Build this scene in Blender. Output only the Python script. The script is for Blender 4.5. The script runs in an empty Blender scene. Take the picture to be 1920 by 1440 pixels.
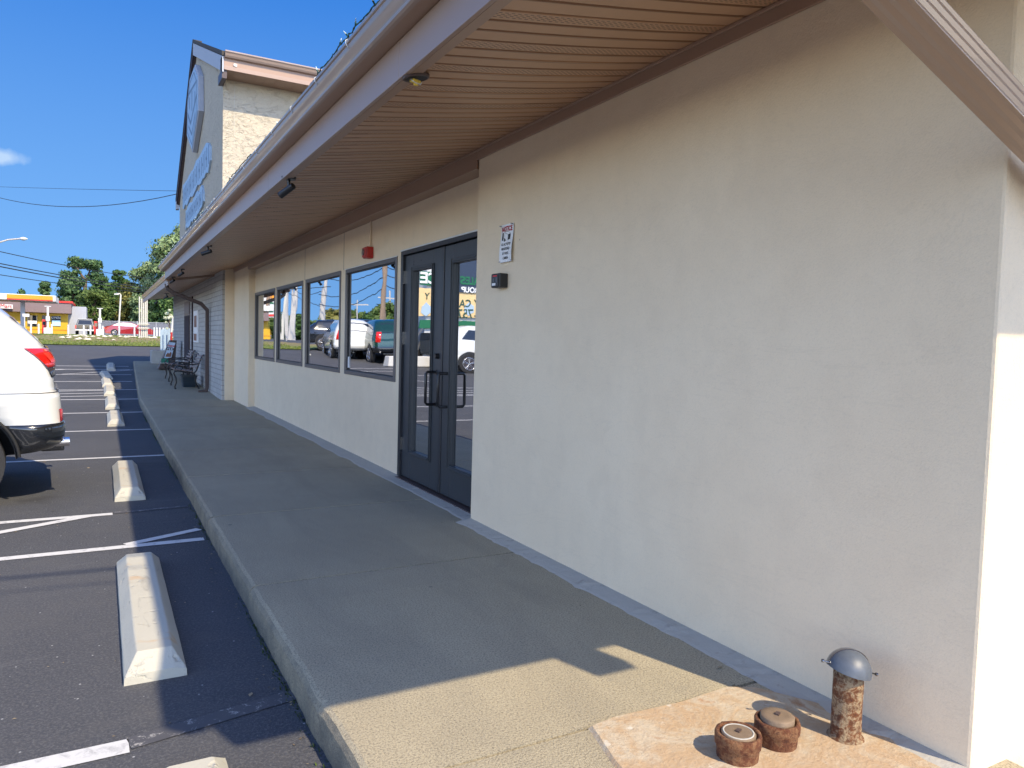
import bpy, bmesh, math, random
import numpy as np
from mathutils import Vector, Matrix
random.seed(7); RNG = np.random.default_rng(7)
S = bpy.context.scene
COL = S.collection
R = math.radians
PI = math.pi

# ------------------------------------------------------------------ camera
F = 1385.0
def cam_matrix(v1=(191.5, 624.5), roll=.027):
    d = np.array([v1[0]-960, -(v1[1]-720), -F], float); d /= np.linalg.norm(d)
    h = np.array([math.cos(roll), -math.sin(roll), 0])
    up = np.cross(h, d); up /= np.linalg.norm(up)
    if up[1] < 0: up = -up
    X = np.cross(d, up)
    return np.stack([X, d, up], 1)
CM = cam_matrix(); EYE = np.array([0, 0, 1.33])
def ray(px, py): return CM.T @ np.array([px-960, -(py-720), -F], float)
def at(px, py, Y):
    r = ray(px, py); return EYE + r*((Y-EYE[1])/r[1])
def atm(px, py, Y):                      # where a thing seen in the mirror glass really stands
    p = at(px, py, Y); return np.array([5.06-p[0], p[1], p[2]])
GY = [-400, 15, 18, 21, 25, 29.5, 31.2, 37, 46, 52, 4000]
GZ = [-.14, -.14, -.09, 0, .15, .40, .50, .76, 1.06, 1.10, 1.10]
def g(Y): return float(np.interp(Y, GY, GZ))
def pv(Y): return float(np.interp(Y, [0, 17, 20, 24, 28.5], [0, 0, .08, .2, .40]))

cam = bpy.data.cameras.new('camera'); co = bpy.data.objects.new('camera', cam); COL.objects.link(co)
cam.sensor_width = 36; cam.lens = F/1920*36; cam.clip_start = .05; cam.clip_end = 6000
m3 = Matrix([[float(CM[j][i]) for j in range(3)] for i in range(3)])
co.matrix_world = Matrix.Translation(EYE) @ m3.to_4x4()
S.camera = co
S.render.resolution_x = 1024; S.render.resolution_y = 768

# ------------------------------------------------------------------ material helpers
MATS = {}
class NT:
    def __init__(s, name):
        s.m = bpy.data.materials.new(name); s.m.use_nodes = True
        s.t = s.m.node_tree; s.n = s.t.nodes; s.l = s.t.links
        s.b = s.n['Principled BSDF']; MATS[name] = s.m
        s.tc = None
    def coord(s, kind='Object'):
        if s.tc is None: s.tc = s.n.new('ShaderNodeTexCoord')
        return s.tc.outputs[kind]
    def node(s, t, **k):
        n = s.n.new(t)
        for a, v in k.items(): setattr(n, a, v)
        return n
    def link(s, a, b): s.l.new(a, b)
    def mapping(s, scale=(1, 1, 1), src=None):
        m = s.node('ShaderNodeMapping'); m.inputs['Scale'].default_value = scale
        s.link(src or s.coord(), m.inputs['Vector']); return m.outputs[0]
    def noise(s, scale, detail=4, rough=.55, vec=None, dist=0):
        n = s.node('ShaderNodeTexNoise'); n.inputs['Scale'].default_value = scale
        n.inputs['Detail'].default_value = detail; n.inputs['Roughness'].default_value = rough
        n.inputs['Distortion'].default_value = dist
        s.link(vec or s.coord(), n.inputs['Vector']); return n.outputs[0]
    def voro(s, scale, feature='F1', vec=None, out='Distance', rand=1):
        n = s.node('ShaderNodeTexVoronoi', feature=feature); n.inputs['Scale'].default_value = scale
        n.inputs['Randomness'].default_value = rand
        s.link(vec or s.coord(), n.inputs['Vector']); return n.outputs[out]
    def ramp(s, src, stops):
        r = s.node('ShaderNodeValToRGB'); e = r.color_ramp.elements
        while len(e) < len(stops): e.new(.5)
        for i, (p, c) in enumerate(stops):
            e[i].position = p
            e[i].color = (c, c, c, 1) if isinstance(c, (int, float)) else (*c, 1)
        s.link(src, r.inputs[0]); return r.outputs[0]
    def mix(s, fac, a, b, mode='MIX'):
        m = s.node('ShaderNodeMix', data_type='RGBA', blend_type=mode)
        for sock, v in ((m.inputs[0], fac), (m.inputs[6], a), (m.inputs[7], b)):
            if hasattr(v, 'is_output'): s.link(v, sock)
            elif isinstance(v, (int, float)): sock.default_value = v if sock == m.inputs[0] else (v, v, v, 1)
            else: sock.default_value = (*v, 1)
        return m.outputs[2]
    def math(s, op, a, b=0.0):
        m = s.node('ShaderNodeMath', operation=op)
        for i, v in enumerate((a, b)):
            if hasattr(v, 'is_output'): s.link(v, m.inputs[i])
            else: m.inputs[i].default_value = v
        return m.outputs[0]
    def sep(s, src=None):
        x = s.node('ShaderNodeSeparateXYZ'); s.link(src or s.coord(), x.inputs[0]); return x.outputs
    def color(s, v):
        if hasattr(v, 'is_output'): s.link(v, s.b.inputs['Base Color'])
        else: s.b.inputs['Base Color'].default_value = (*v, 1)
    def rough(s, v):
        if hasattr(v, 'is_output'): s.link(v, s.b.inputs['Roughness'])
        else: s.b.inputs['Roughness'].default_value = v
    def bump(s, h, strength=.3, dist=.01, prev=None):
        b = s.node('ShaderNodeBump'); b.inputs['Strength'].default_value = strength
        b.inputs['Distance'].default_value = dist; s.link(h, b.inputs['Height'])
        if prev: s.link(prev, b.inputs['Normal'])
        s.link(b.outputs[0], s.b.inputs['Normal']); return b.outputs[0]
def simple(name, col, rough=.5, metal=0.0, var=.12, scale=8, bump=0, coat=0):
    t = NT(name)
    n = t.noise(scale, 5)
    a = tuple(c*(1-var) for c in col); b = tuple(min(1, c*(1+var)) for c in col)
    t.color(t.mix(n, a, b)); t.rough(rough); t.b.inputs['Metallic'].default_value = metal
    if coat: t.b.inputs['Coat Weight'].default_value = coat
    if bump: t.bump(t.noise(scale*12, 3), bump, .004)
    return t.m

def mat_stucco():
    t = NT('stucco_paint')
    big = t.noise(.9, 4, .6); mid = t.noise(6, 5); fine = t.noise(130, 3, .7)
    c = t.mix(t.ramp(big, [(.3, 0), (.7, 1)]), (.76, .62, .44), (.81, .675, .49))
    c = t.mix(t.ramp(mid, [(.45, 0), (.8, .35)]), c, (.66, .54, .39))
    # drip streaks running down the wall, and small pits
    st = t.noise(1, 4, .6, t.mapping((3, 3, .35)))
    c = t.mix(t.ramp(st, [(.58, 0), (.8, .10)]), c, (.50, .43, .34))
    c = t.mix(t.ramp(t.noise(150, 3, .8), [(.35, .22), (.5, 0)]), c, (.55, .47, .36))
    sc = t.noise(1, 5, .65, t.mapping((1, .55, 2.6)), 1.5)
    c = t.mix(t.ramp(sc, [(.492, 0), (.5, .08), (.508, 0)]), c, (.40, .33, .25))
    pit = t.voro(2.3, vec=t.mapping((1, 1, 1)))
    pr = t.ramp(pit, [(.006, .7), (.017, 0)])
    c = t.mix(pr, c, (.20, .15, .11))
    t.color(c); t.rough(.85)
    h = t.mix(.35, fine, t.noise(70, 4))
    b = t.bump(h, .55, .005)
    t.bump(big, .25, .05, b)
mat_stucco()
def mat_tower():
    t = NT('knockdown_stucco')
    v = t.mapping((1, 1, 2.2))
    n = t.noise(5, 6, .6, v, .6)
    crack = t.ramp(n, [(.485, 0), (.5, 1), (.515, 0)])
    brk = t.ramp(t.noise(3.5, 2), [(.45, 0), (.6, 1)])
    k = t.mix(brk, 0.0, crack)
    c = t.mix(t.noise(1.3, 4), (.46, .405, .31), (.53, .465, .36))
    c = t.mix(t.math('MULTIPLY', k, .55), c, (.33, .27, .2))
    sp = t.ramp(t.noise(22, 4, .6), [(.52, 0), (.66, 1)])
    c = t.mix(t.math('MULTIPLY', sp, .25), c, (.40, .34, .27))
    t.color(c); t.rough(.9)
    b = t.bump(t.noise(20, 5, .6), .8, .03); t.bump(crack, .6, .02, b)
mat_tower()
def mat_brick():
    t = NT('painted_brick')
    s = t.sep(); cb = t.node('ShaderNodeCombineXYZ')
    t.link(t.math('ADD', s[0], s[1]), cb.inputs[0]); t.link(s[2], cb.inputs[1])
    w = t.node('ShaderNodeVectorMath', operation='ADD')
    nz = t.node('ShaderNodeTexNoise'); nz.inputs['Scale'].default_value = 7
    t.link(t.coord(), nz.inputs['Vector'])
    sc = t.node('ShaderNodeVectorMath', operation='SCALE'); sc.inputs['Scale'].default_value = .02
    t.link(nz.outputs[1], sc.inputs[0]); t.link(cb.outputs[0], w.inputs[0]); t.link(sc.outputs[0], w.inputs[1])
    br = t.node('ShaderNodeTexBrick'); t.link(w.outputs[0], br.inputs['Vector'])
    br.inputs['Scale'].default_value = 1; br.inputs['Brick Width'].default_value = .30
    br.inputs['Row Height'].default_value = .105; br.inputs['Mortar Size'].default_value = .008
    br.inputs['Mortar Smooth'].default_value = .4
    br.inputs['Color1'].default_value = (.46, .445, .42, 1); br.inputs['Color2'].default_value = (.40, .39, .37, 1)
    br.inputs['Mortar'].default_value = (.28, .26, .24, 1)
    c = t.mix(t.ramp(t.noise(9, 5), [(.5, 0), (.75, .4)]), br.outputs[0], (.30, .285, .26))
    t.color(c); t.rough(.85)
    b = t.bump(br.outputs['Fac'], .9, -.012); t.bump(t.noise(60, 4), .5, .006, b)
mat_brick()
def mat_asphalt():
    t = NT('asphalt')
    v = t.coord()
    big = t.noise(.35, 5, .6); fine = t.noise(85, 3, .8); mid = t.noise(3, 5, .65)
    c = t.mix(t.ramp(big, [(.3, 0), (.7, 1)]), (.054, .057, .066), (.078, .081, .092))
    c = t.mix(t.ramp(fine, [(.46, 0), (.66, .8)]), c, (.135, .135, .14))
    c = t.mix(t.ramp(mid, [(.52, 0), (.75, .4)]), c, (.11, .108, .108))
    c = t.mix(t.ramp(t.noise(.9, 3, .5, None, .6), [(.63, 0), (.70, .5)]), c, (.035, .035, .038))
    # loose grit and faint scuffs
    sp = t.voro(11); c = t.mix(t.ramp(sp, [(.035, .9), (.06, 0)]), c, (.42, .42, .42))
    sc = t.noise(1, 5, .7, t.mapping((.9, 6, 1)), 1.2)
    c = t.mix(t.ramp(sc, [(.60, 0), (.78, .30)]), c, (.2, .2, .2))
    ys = t.sep()
    far = t.math('GREATER_THAN', ys[1], 140.0)
    far2 = t.math('GREATER_THAN', t.math('ABSOLUTE', ys[0]), 75.0)
    f = t.math('MAXIMUM', far, far2)
    grass = t.mix(t.noise(.4, 5), (.05, .075, .02), (.11, .11, .04))
    t.color(t.mix(f, c, grass)); t.rough(.72)
    t.b.inputs['Specular IOR Level'].default_value = .12
    t.bump(fine, .8, .008)
mat_asphalt()
def mat_concrete():
    t = NT('sidewalk_concrete')
    big = t.noise(.8, 6, .65); fine = t.noise(125, 3, .8); ag = t.voro(150)
    wide = t.noise(1, 6, .7, t.mapping((2.2, .5, 1)), .7)
    c = t.mix(t.ramp(big, [(.3, 0), (.7, 1)]), (.335, .29, .20), (.43, .375, .26))
    c = t.mix(t.ramp(wide, [(.45, 0), (.75, .6)]), c, (.23, .205, .155))
    c = t.mix(t.ramp(fine, [(.38, .8), (.52, 0)]), c, (.13, .11, .08))
    c = t.mix(t.ramp(ag, [(.10, .8), (.22, 0)]), c, (.55, .47, .33))
    blot = t.voro(2.1, vec=t.mapping((1, 1, 1)))
    c = t.mix(t.ramp(t.noise(5, 6, .7, None, 1), [(.62, 0), (.72, .35)]), c, (.17, .16, .14))
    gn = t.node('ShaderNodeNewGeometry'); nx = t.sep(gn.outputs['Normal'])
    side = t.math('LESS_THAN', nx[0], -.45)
    side_dark = t.math('MULTIPLY', side, t.ramp(t.noise(7, 5, .7), [(.35, .75), (.7, .15)]))  # darkens faces turned to minus X, broken up by noise
    c = t.mix(side_dark, c, (.10, .095, .08))
    ws = t.sep()
    seg = t.node('ShaderNodeTexWhiteNoise', noise_dimensions='1D'); t.link(t.math('FLOOR', t.math('DIVIDE', t.math('ADD', ws[1], .2), 1.95)), seg.inputs['W'])
    c = t.mix(t.math('MULTIPLY', seg.outputs['Value'], .16), c, (.20, .18, .14))
    gum = t.voro(1.7); c = t.mix(t.ramp(gum, [(.018, .7), (.03, 0)]), c, (.07, .065, .06))
    t.color(c); t.rough(.88)
    t.bump(t.mix(.5, fine, ag), .65, .005)
mat_concrete()
def mat_kerbstone():
    t = NT('stop_concrete')
    c = t.mix(t.noise(3, 5), (.42, .40, .335), (.48, .46, .385))
    c = t.mix(t.ramp(t.noise(9, 6, .7, None, .5), [(.60, 0), (.72, .7)]), c, (.40, .36, .28))
    c = t.mix(t.ramp(t.noise(4.2, 3, .5), [(.66, 0), (.74, .6)]), c, (.48, .28, .12))
    sc = t.noise(1, 6, .75, t.mapping((14, 3, 14)), .8)
    c = t.mix(t.ramp(sc, [(.60, 0), (.72, .55)]), c, (.17, .16, .145))
    t.color(c); t.rough(.8)
    b = t.bump(t.noise(60, 5, .7), .5, .006); t.bump(t.ramp(t.noise(13, 4, .6), [(.30, 0), (.40, 1)]), .6, .012, b)
mat_kerbstone()
def mat_strip():
    t = NT('cement_fillet')
    c = t.mix(t.noise(5, 6, .7), (.34, .325, .29), (.43, .41, .37))
    c = t.mix(t.ramp(t.noise(18, 5), [(.6, 0), (.72, .6)]), c, (.22, .21, .19))
    t.color(c); t.rough(.85); t.bump(t.noise(50, 4), .5, .006)
mat_strip()
def mat_pad():
    t = NT('rust_stained_concrete')
    n = t.noise(4.2, 6, .65, None, 1.0)
    c = t.ramp(n, [(.28, (.45, .385, .29)), (.45, (.43, .30, .18)), (.58, (.48, .405, .30)), (.7, (.36, .19, .09)), (.85, (.46, .395, .305))])
    sp = t.ramp(t.noise(38, 4, .7), [(.55, 0), (.68, 1)])
    c = t.mix(t.math('MULTIPLY', sp, .5), c, (.34, .24, .16))
    wh = t.ramp(t.noise(14, 3, .5), [(.68, 0), (.71, 1)])
    c = t.mix(t.math('MULTIPLY', wh, .7), c, (.58, .54, .46))
    t.color(c); t.rough(.9); t.bump(t.noise(45, 6, .7), .7, .012)
mat_pad()
def mat_rust(name, cols, amt=.5):
    t = NT(name)
    n = t.noise(34, 6, .7, None, .5)
    c = t.ramp(n, [(.30, cols[0]), (.45, cols[1]), (.55, cols[2]), (.68, cols[3])])
    sp = t.ramp(t.noise(40, 6, .75), [(.50, 0), (.60, 1)])
    c = t.mix(t.math('MULTIPLY', sp, amt), c, (.10, .035, .015))
    t.color(c); t.rough(.92); t.bump(t.noise(55, 6, .75), 1.0, .012)
mat_rust('rusty_iron', [(.055, .017, .010), (.13, .042, .016), (.24, .12, .055), (.075, .024, .013)])
mat_rust('rusty_pipe_paint', [(.06, .018, .01), (.17, .062, .022), (.36, .27, .165), (.30, .19, .09)], .85)
def mat_glass(name='reflective_glass', base=(.70, .73, .77), wav=.10):
    t = NT(name); t.color(base); t.b.inputs['Metallic'].default_value = 1.0; t.rough(.012)
    t.bump(t.noise(1.6, 2, .4, t.mapping((1, 1, 1))), wav, .012)
mat_glass()
def mat_soffit():
    t = NT('soffit_panel')
    s = t.sep(t.coord('Object'))
    u = t.math('FRACT', t.math('DIVIDE', s[1], .305))
    zone = t.math('MULTIPLY', t.math('GREATER_THAN', u, .08), t.math('LESS_THAN', u, .27))
    row = t.math('DIVIDE', s[1], .0135); ri = t.math('FLOOR', row); rf = t.math('FRACT', row)
    xs = t.math('FRACT', t.math('ADD', t.math('DIVIDE', s[0], .027), t.math('MULTIPLY', ri, .37)))
    hole = t.math('MULTIPLY', t.math('LESS_THAN', rf, .36), t.math('LESS_THAN', xs, .55))
    h = t.math('MULTIPLY', hole, zone)
    base = t.mix(t.noise(2, 4), (.46, .27, .155), (.52, .315, .185))
    g3 = t.math('FRACT', t.math('MULTIPLY', t.math('SUBTRACT', u, .012), 3.0))
    base = t.mix(t.math('MULTIPLY', t.math('LESS_THAN', g3, .13), .55), base, (.20, .115, .07))  # grooves darker in colour, painting in the shade of the flutes
    t.color(t.mix(h, base, (.04, .025, .018))); t.rough(.42)
mat_soffit()
simple('trim_metal', (.34, .22, .155), .38, 0, .06, 3)
simple('fascia_metal', (.36, .25, .19), .33, 0, .05, 3)
simple('gutter_metal', (.36, .27, .22), .28, .15, .06, 3, 0, .3)
simple('downspout_metal', (.40, .28, .20), .30, .1, .06, 3, 0, .2)
simple('dark_brown_metal', (.07, .045, .04), .4, 0, .1)
simple('roof_shingle', (.06, .055, .05), .9, 0, .3, 30, .4)
simple('blue_grey_board', (.40, .42, .46), .6, 0, .05)
simple('door_paint', (.036, .041, .047), .42, 0, .1, 3, .1)
simple('door_edge', (.02, .022, .028), .4)
simple('black_metal', (.012, .012, .014), .35)
simple('black_plastic', (.014, .014, .016), .45)
simple('window_frame_metal', (.12, .115, .12), .38, .4, .06, 3)
simple('bright_metal', (.42, .42, .43), .25, 1)
simple('hook_metal', (.75, .75, .72), .35, .3)
simple('white_plastic', (.6, .6, .58), .5)
simple('white_paint', (.58, .58, .56), .55)
simple('old_white', (.50, .48, .42), .6)
simple('alarm_red', (.45, .02, .015), .35)
simple('sign_red', (.55, .02, .03), .5)
simple('sign_white', (.78, .78, .78), .45)
simple('sign_black', (.02, .02, .022), .5)
simple('yellow_socket', (.75, .55, .08), .5)
simple('grey_plastic', (.085, .10, .125), .42, 0, .25, 60, .15, 0)
simple('cap_brass', (.21, .15, .10), .7, .2, .3, 30, .5)
simple('car_white', (.66, .67, .66), .18, 0, .01, 1, 0, 1)
simple('car_black', (.012, .014, .018), .15, 0, .05, 1, 0, 1)
simple('car_red', (.30, .008, .012), .2, .2, .03, 1, 0, 1)
simple('car_grey', (.10, .11, .12), .25, .5, .03, 1, 0, 1)
simple('car_green', (.008, .045, .035), .15, .2, .03, 1, 0, 1)
simple('car_glass', (.015, .02, .028), .05, 0, .05, 1, 0, 1)
simple('arch_black', (.006, .006, .007), .7)
simple('seam_dark', (.05, .05, .05), .6)
simple('tyre', (.018, .018, .02), .8, 0, .2, 40, .3)
simple('wheel_alloy', (.5, .5, .52), .25, .9)
simple('lamp_red', (.62, .012, .008), .12, 0, .05, 3, 0, 1)
simple('lamp_red_bright', (.85, .05, .03), .15, 0, .05, 3, 0, 1)
simple('lamp_smoke', (.05, .045, .055), .1, 0, .05, 3, 0, 1)
simple('chrome', (.8, .8, .82), .08, 1)
simple('station_white', (.62, .61, .59), .5, 0, .02)
simple('station_orange', (.75, .27, .01), .5, 0, .03)
simple('station_red', (.62, .03, .02), .5, 0, .05)
simple('station_yellow', (.60, .36, .01), .5, 0, .05)
simple('mansard_brown', (.16, .115, .12), .7, 0, .08)
simple('poster_blue', (.45, .68, .78), .5)
simple('grey_wall', (.36, .38, .43), .7)
simple('fence_grey', (.15, .16, .20), .7, 0, .15)
simple('wood_pole', (.24, .17, .12), .85, 0, .25, 6, .3)
simple('grey_pole', (.42, .40, .38), .8, 0, .2, 6, .3)
simple('wire_black', (.02, .02, .02), .6)
simple('wire_green', (.01, .06, .04), .5)
simple('bulb_white', (.70, .85, .80), .25)
simple('banner_green', (.005, .12, .05), .55)
simple('banner_cream', (.70, .50, .24), .55)
simple('banner_navy', (.02, .035, .07), .5)
simple('banner_blue', (.40, .55, .75), .5)
simple('sign_panel_blue', (.36, .47, .58), .4, 0, .06)
simple('letter_seam', (.16, .22, .30), .5)
simple('planter_concrete', (.42, .40, .36), .85, 0, .2, 8, .4)
simple('bench_wood', (.22, .15, .12), .5, 0, .3, 12)
simple('tub_plastic', (.02, .035, .05), .35)
simple('bark', (.12, .085, .06), .9, 0, .3, 20, .5)
simple('house_cream', (.70, .64, .50), .8)
simple('hedge_leaf', (.10, .16, .03), .8, 0, .4, 3)
simple('poster_teal', (.01, .16, .10), .5)
simple('pale_blue', (.50, .62, .75), .4, 0, .1, 6)
simple('brown_picture', (.20, .09, .06), .5)
simple('blue_marking', (.05, .33, .62), .7, 0, .15, 20)
simple('parapet_dark', (.035, .022, .026), .85)
def leafmat(name, a, b):
    t = NT(name)
    oi = t.node('ShaderNodeNewGeometry')
    t.color(t.mix(t.math('MULTIPLY', oi.outputs['Random Per Island'], 1.0), a, b)); t.rough(.6)
    t.b.inputs['Specular IOR Level'].default_value = .3
    try: t.b.inputs['Transmission Weight'].default_value = 0
    except Exception: pass
leafmat('leaf_dark', (.02, .055, .014), (.09, .16, .04))
leafmat('leaf_pine', (.022, .062, .022), (.11, .18, .06))
leafmat('leaf_mid', (.03, .065, .012), (.12, .17, .04))
leafmat('leaf_olive', (.07, .085, .015), (.21, .19, .05))
leafmat('leaf_pale', (.08, .15, .05), (.30, .38, .18))
leafmat('dry_leaf', (.05, .035, .02), (.34, .27, .17))
leafmat('grass_blade', (.08, .12, .02), (.18, .21, .05))
leafmat('petal_pale', (.45, .5, .3), (.7, .7, .55))
def mat_grass():
    t = NT('grass_turf')
    n = t.noise(1.4, 6, .7, t.mapping((.5, 1.3, 1)))
    ys = t.sep()
    c = t.mix(t.noise(8, 5, .7), (.09, .14, .02), (.17, .21, .045))
    band = t.ramp(t.math('DIVIDE', t.math('SUBTRACT', ys[1], 36.0), 40.0), [(.05, 0), (.16, .9), (.38, .9), (.7, .3)])
    k = t.math('MULTIPLY', t.ramp(n, [(.40, 0), (.52, 1)]), band)
    c = t.mix(k, c, (.26, .18, .09))
    t.color(c); t.rough(.95); t.bump(t.noise(30, 5), .8, .05)
mat_grass()
def mat_linepaint():
    t = NT('line_paint')
    c = t.mix(t.ramp(t.noise(14, 6, .75, None, .5), [(.52, 0), (.66, .55)]), (.55, .55, .55), (.2, .2, .21))
    t.color(c); t.rough(.7); t.bump(t.noise(160, 3), .4, .004)
mat_linepaint()
def mat_oldline():
    t = NT('worn_line_paint')
    c = t.mix(t.ramp(t.noise(22, 6, .8, None, .5), [(.55, 0), (.62, .8)]), (.068, .068, .075), (.40, .39, .37))
    t.color(c); t.rough(.7)
mat_oldline()
def mat_patch():
    t = NT('tar_patch'); t.color(t.mix(t.noise(6, 5), (.045, .045, .05), (.065, .065, .07))); t.rough(.6)
mat_patch()

# ------------------------------------------------------------------ mesh helpers
class MB:
    def __init__(s): s.v = []; s.f = []; s.sm = []
    def add(s, vs, fs, smooth=False):
        o = len(s.v); s.v += [tuple(map(float, p)) for p in vs]
        s.f += [tuple(i+o for i in f) for f in fs]; s.sm += [smooth]*len(fs); return s
    def box(s, x0, x1, y0, y1, z0, z1):
        v = [(x, y, z) for z in (z0, z1) for y in (y0, y1) for x in (x0, x1)]
        return s.add(v, [(0, 2, 3, 1), (4, 5, 7, 6), (0, 1, 5, 4), (2, 6, 7, 3), (0, 4, 6, 2), (1, 3, 7, 5)])
    def obox(s, c, size, M=None):
        o = len(s.v); s.box(-size[0]/2, size[0]/2, -size[1]/2, size[1]/2, -size[2]/2, size[2]/2)
        for i in range(o, len(s.v)):
            p = Vector(s.v[i]); p = (M @ p if M else p) + Vector(c); s.v[i] = tuple(p)
        return s
    def hexa(s, pts): return s.add(pts, [(0, 3, 2, 1), (4, 5, 6, 7), (0, 1, 5, 4), (1, 2, 6, 5), (2, 3, 7, 6), (3, 0, 4, 7)])
    def cyl(s, a, b, r0, r1=None, n=12, caps=True, smooth=True):
        r1 = r0 if r1 is None else r1
        a = Vector(a); b = Vector(b); d = (b-a).normalized()
        u = d.orthogonal().normalized(); w = d.cross(u)
        vs = []
        for p, r in ((a, r0), (b, r1)):
            for i in range(n):
                t = 2*PI*i/n; vs.append(p + (u*math.cos(t)+w*math.sin(t))*r)
        s.add(vs, [(i, (i+1) % n, n+(i+1) % n, n+i) for i in range(n)], smooth)
        if caps:
            s.add(vs[:n], [tuple(range(n))[::-1]]); s.add(vs[n:], [tuple(range(n))])
        return s
    def tube(s, pts, r, n=8, smooth=True):
        pts = [Vector(p) for p in pts]; rs = r if isinstance(r, (list, tuple)) else [r]*len(pts)
        rings = []; u = None
        for i, p in enumerate(pts):
            d = (pts[min(i+1, len(pts)-1)]-pts[max(i-1, 0)]).normalized()
            u = d.orthogonal().normalized() if u is None else (u-d*u.dot(d)).normalized()
            w = d.cross(u)
            rings.append([p+(u*math.cos(2*PI*k/n)+w*math.sin(2*PI*k/n))*rs[i] for k in range(n)])
        return s.loft(rings, True, smooth, True)
    def loft(s, rings, closed=True, smooth=False, caps=False):
        n = len(rings[0]); vs = [p for r_ in rings for p in r_]; fs = []
        for i in range(len(rings)-1):
            for k in range(n if closed else n-1):
                k2 = (k+1) % n; fs.append((i*n+k, i*n+k2, (i+1)*n+k2, (i+1)*n+k))
        s.add(vs, fs, smooth)
        if caps:
            s.add(rings[0], [tuple(range(n))[::-1]]); s.add(rings[-1], [tuple(range(n))])
        return s
    def prism(s, poly, fn, a, b):              # poly 2-D, fn(u, v, t) -> 3-D, extruded from t=a to t=b
        n = len(poly); va = [fn(u, v, a) for u, v in poly]; vb = [fn(u, v, b) for u, v in poly]
        return s.add(va+vb, [(i, (i+1) % n, n+(i+1) % n, n+i) for i in range(n)] + [tuple(range(n))[::-1], tuple(range(n, 2*n))])
    def sweep(s, path, prof, caps=True, smooth=False):
        """profile (list of (a,b)) swept along a 3-D path; a along side, b along up"""
        path = [Vector(p) for p in path]; rings = []
        for i, p in enumerate(path):
            d1 = (p-path[i-1]).normalized() if i else (path[1]-p).normalized()
            d2 = (path[i+1]-p).normalized() if i < len(path)-1 else d1
            d = (d1+d2).normalized(); k = 1/max(.3, d.dot(d1))
            side = Vector((0, 1, 0)); side = (side-d*side.dot(d)).normalized(); up = side.cross(d)
            rings.append([p+side*a+up*b*k for a, b in prof])
        return s.loft(rings, True, smooth, caps)
    def mesh(s, name):
        m = bpy.data.meshes.new(name); m.from_pydata(s.v, [], s.f)
        m.polygons.foreach_set('use_smooth', s.sm); m.update(); return m
    def build(s, name, mat, parent=None, bevel=0, seg=2, recalc=True):
        m = s.mesh(name)
        if recalc:
            bm = bmesh.new(); bm.from_mesh(m); bmesh.ops.recalc_face_normals(bm, faces=bm.faces); bm.to_mesh(m); bm.free()
        m.materials.append(MATS[mat])
        o = bpy.data.objects.new(name, m); COL.objects.link(o)
        if parent: o.parent = parent
        if bevel:
            b = o.modifiers.new('bevel', 'BEVEL'); b.width = bevel; b.segments = seg; b.limit_method = 'ANGLE'; b.angle_limit = R(40)
        return o
def tag(o, label=None, cat=None, group=None, kind=None):
    if label: o['label'] = label
    if cat: o['category'] = cat
    if group: o['group'] = group
    if kind: o['kind'] = kind
    return o
def empty(name, loc, label, cat, group=None, rz=0):
    o = bpy.data.objects.new(name, None); COL.objects.link(o); o.location = tuple(map(float, loc)); o.rotation_euler = (0, 0, rz)
    o.empty_display_size = .2
    return tag(o, label, cat, group)
def world_child(o, parent):               # mesh written in world coordinates, thing at its base
    o.parent = parent
    bpy.context.view_layer.update()
    o.matrix_parent_inverse = parent.matrix_world.inverted()
    return o
def W(mb, name, mat, parent, **k):
    return world_child(mb.build(name, mat, None, **k), parent)
def children(o): return list(o.children)
def copy_tree(o, parent=None):
    c = o.copy(); COL.objects.link(c)
    if parent: c.parent = parent; c.matrix_parent_inverse = o.matrix_parent_inverse.copy()
    for ch in children(o): copy_tree(ch, c)
    return c
def struct(mb, name, mat, **k): return tag(mb.build(name, mat, None, **k), kind='structure')
def text_mb(txt, size, M, extrude=.002, bold=0, sx=1.0):
    cu = bpy.data.curves.new('t', 'FONT'); cu.body = txt; cu.size = size; cu.extrude = extrude; cu.offset = bold
    cu.align_x = 'CENTER'; cu.align_y = 'CENTER'; cu.resolution_u = 3
    o = bpy.data.objects.new('t', cu); COL.objects.link(o); bpy.context.view_layer.update()
    me = o.evaluated_get(bpy.context.evaluated_depsgraph_get()).to_mesh()
    mb = MB(); vs = [M @ Vector((v.co.x*sx, v.co.y, v.co.z)) for v in me.vertices]
    mb.add(vs, [tuple(p.vertices) for p in me.polygons])
    bpy.data.objects.remove(o); return mb
def frame(origin, xdir, ydir):
    x = Vector(xdir).normalized(); y = Vector(ydir).normalized(); z = x.cross(y)
    return Matrix.Translation(Vector(origin)) @ Matrix((x, y, z)).transposed().to_4x4()

# ------------------------------------------------------------------ light
EL = 45.5
sv = Vector((.297*math.cos(R(EL))/math.hypot(.297, .955), -.955*math.cos(R(EL))/math.hypot(.297, .955), math.sin(R(EL))))
sun = bpy.data.lights.new('sun', 'SUN'); sun.energy = 2.4; sun.angle = R(.55); sun.color = (1, .845, .60)
so = bpy.data.objects.new('sun', sun); COL.objects.link(so)
so.rotation_euler = sv.to_track_quat('Z', 'Y').to_euler()
wd = bpy.data.worlds.new('World'); S.world = wd; wd.use_nodes = True
wn = wd.node_tree.nodes; wl = wd.node_tree.links; bg = wn['Background']
sky = wn.new('ShaderNodeTexSky'); sky.sky_type = 'NISHITA'; sky.sun_disc = False
sky.sun_elevation = R(EL); sky.sun_rotation = math.atan2(sv.x, sv.y)
sky.air_density = 1.0; sky.dust_density = .25; sky.ozone_density = 2.5; sky.altitude = 0
bg.inputs['Strength'].default_value = .15
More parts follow.
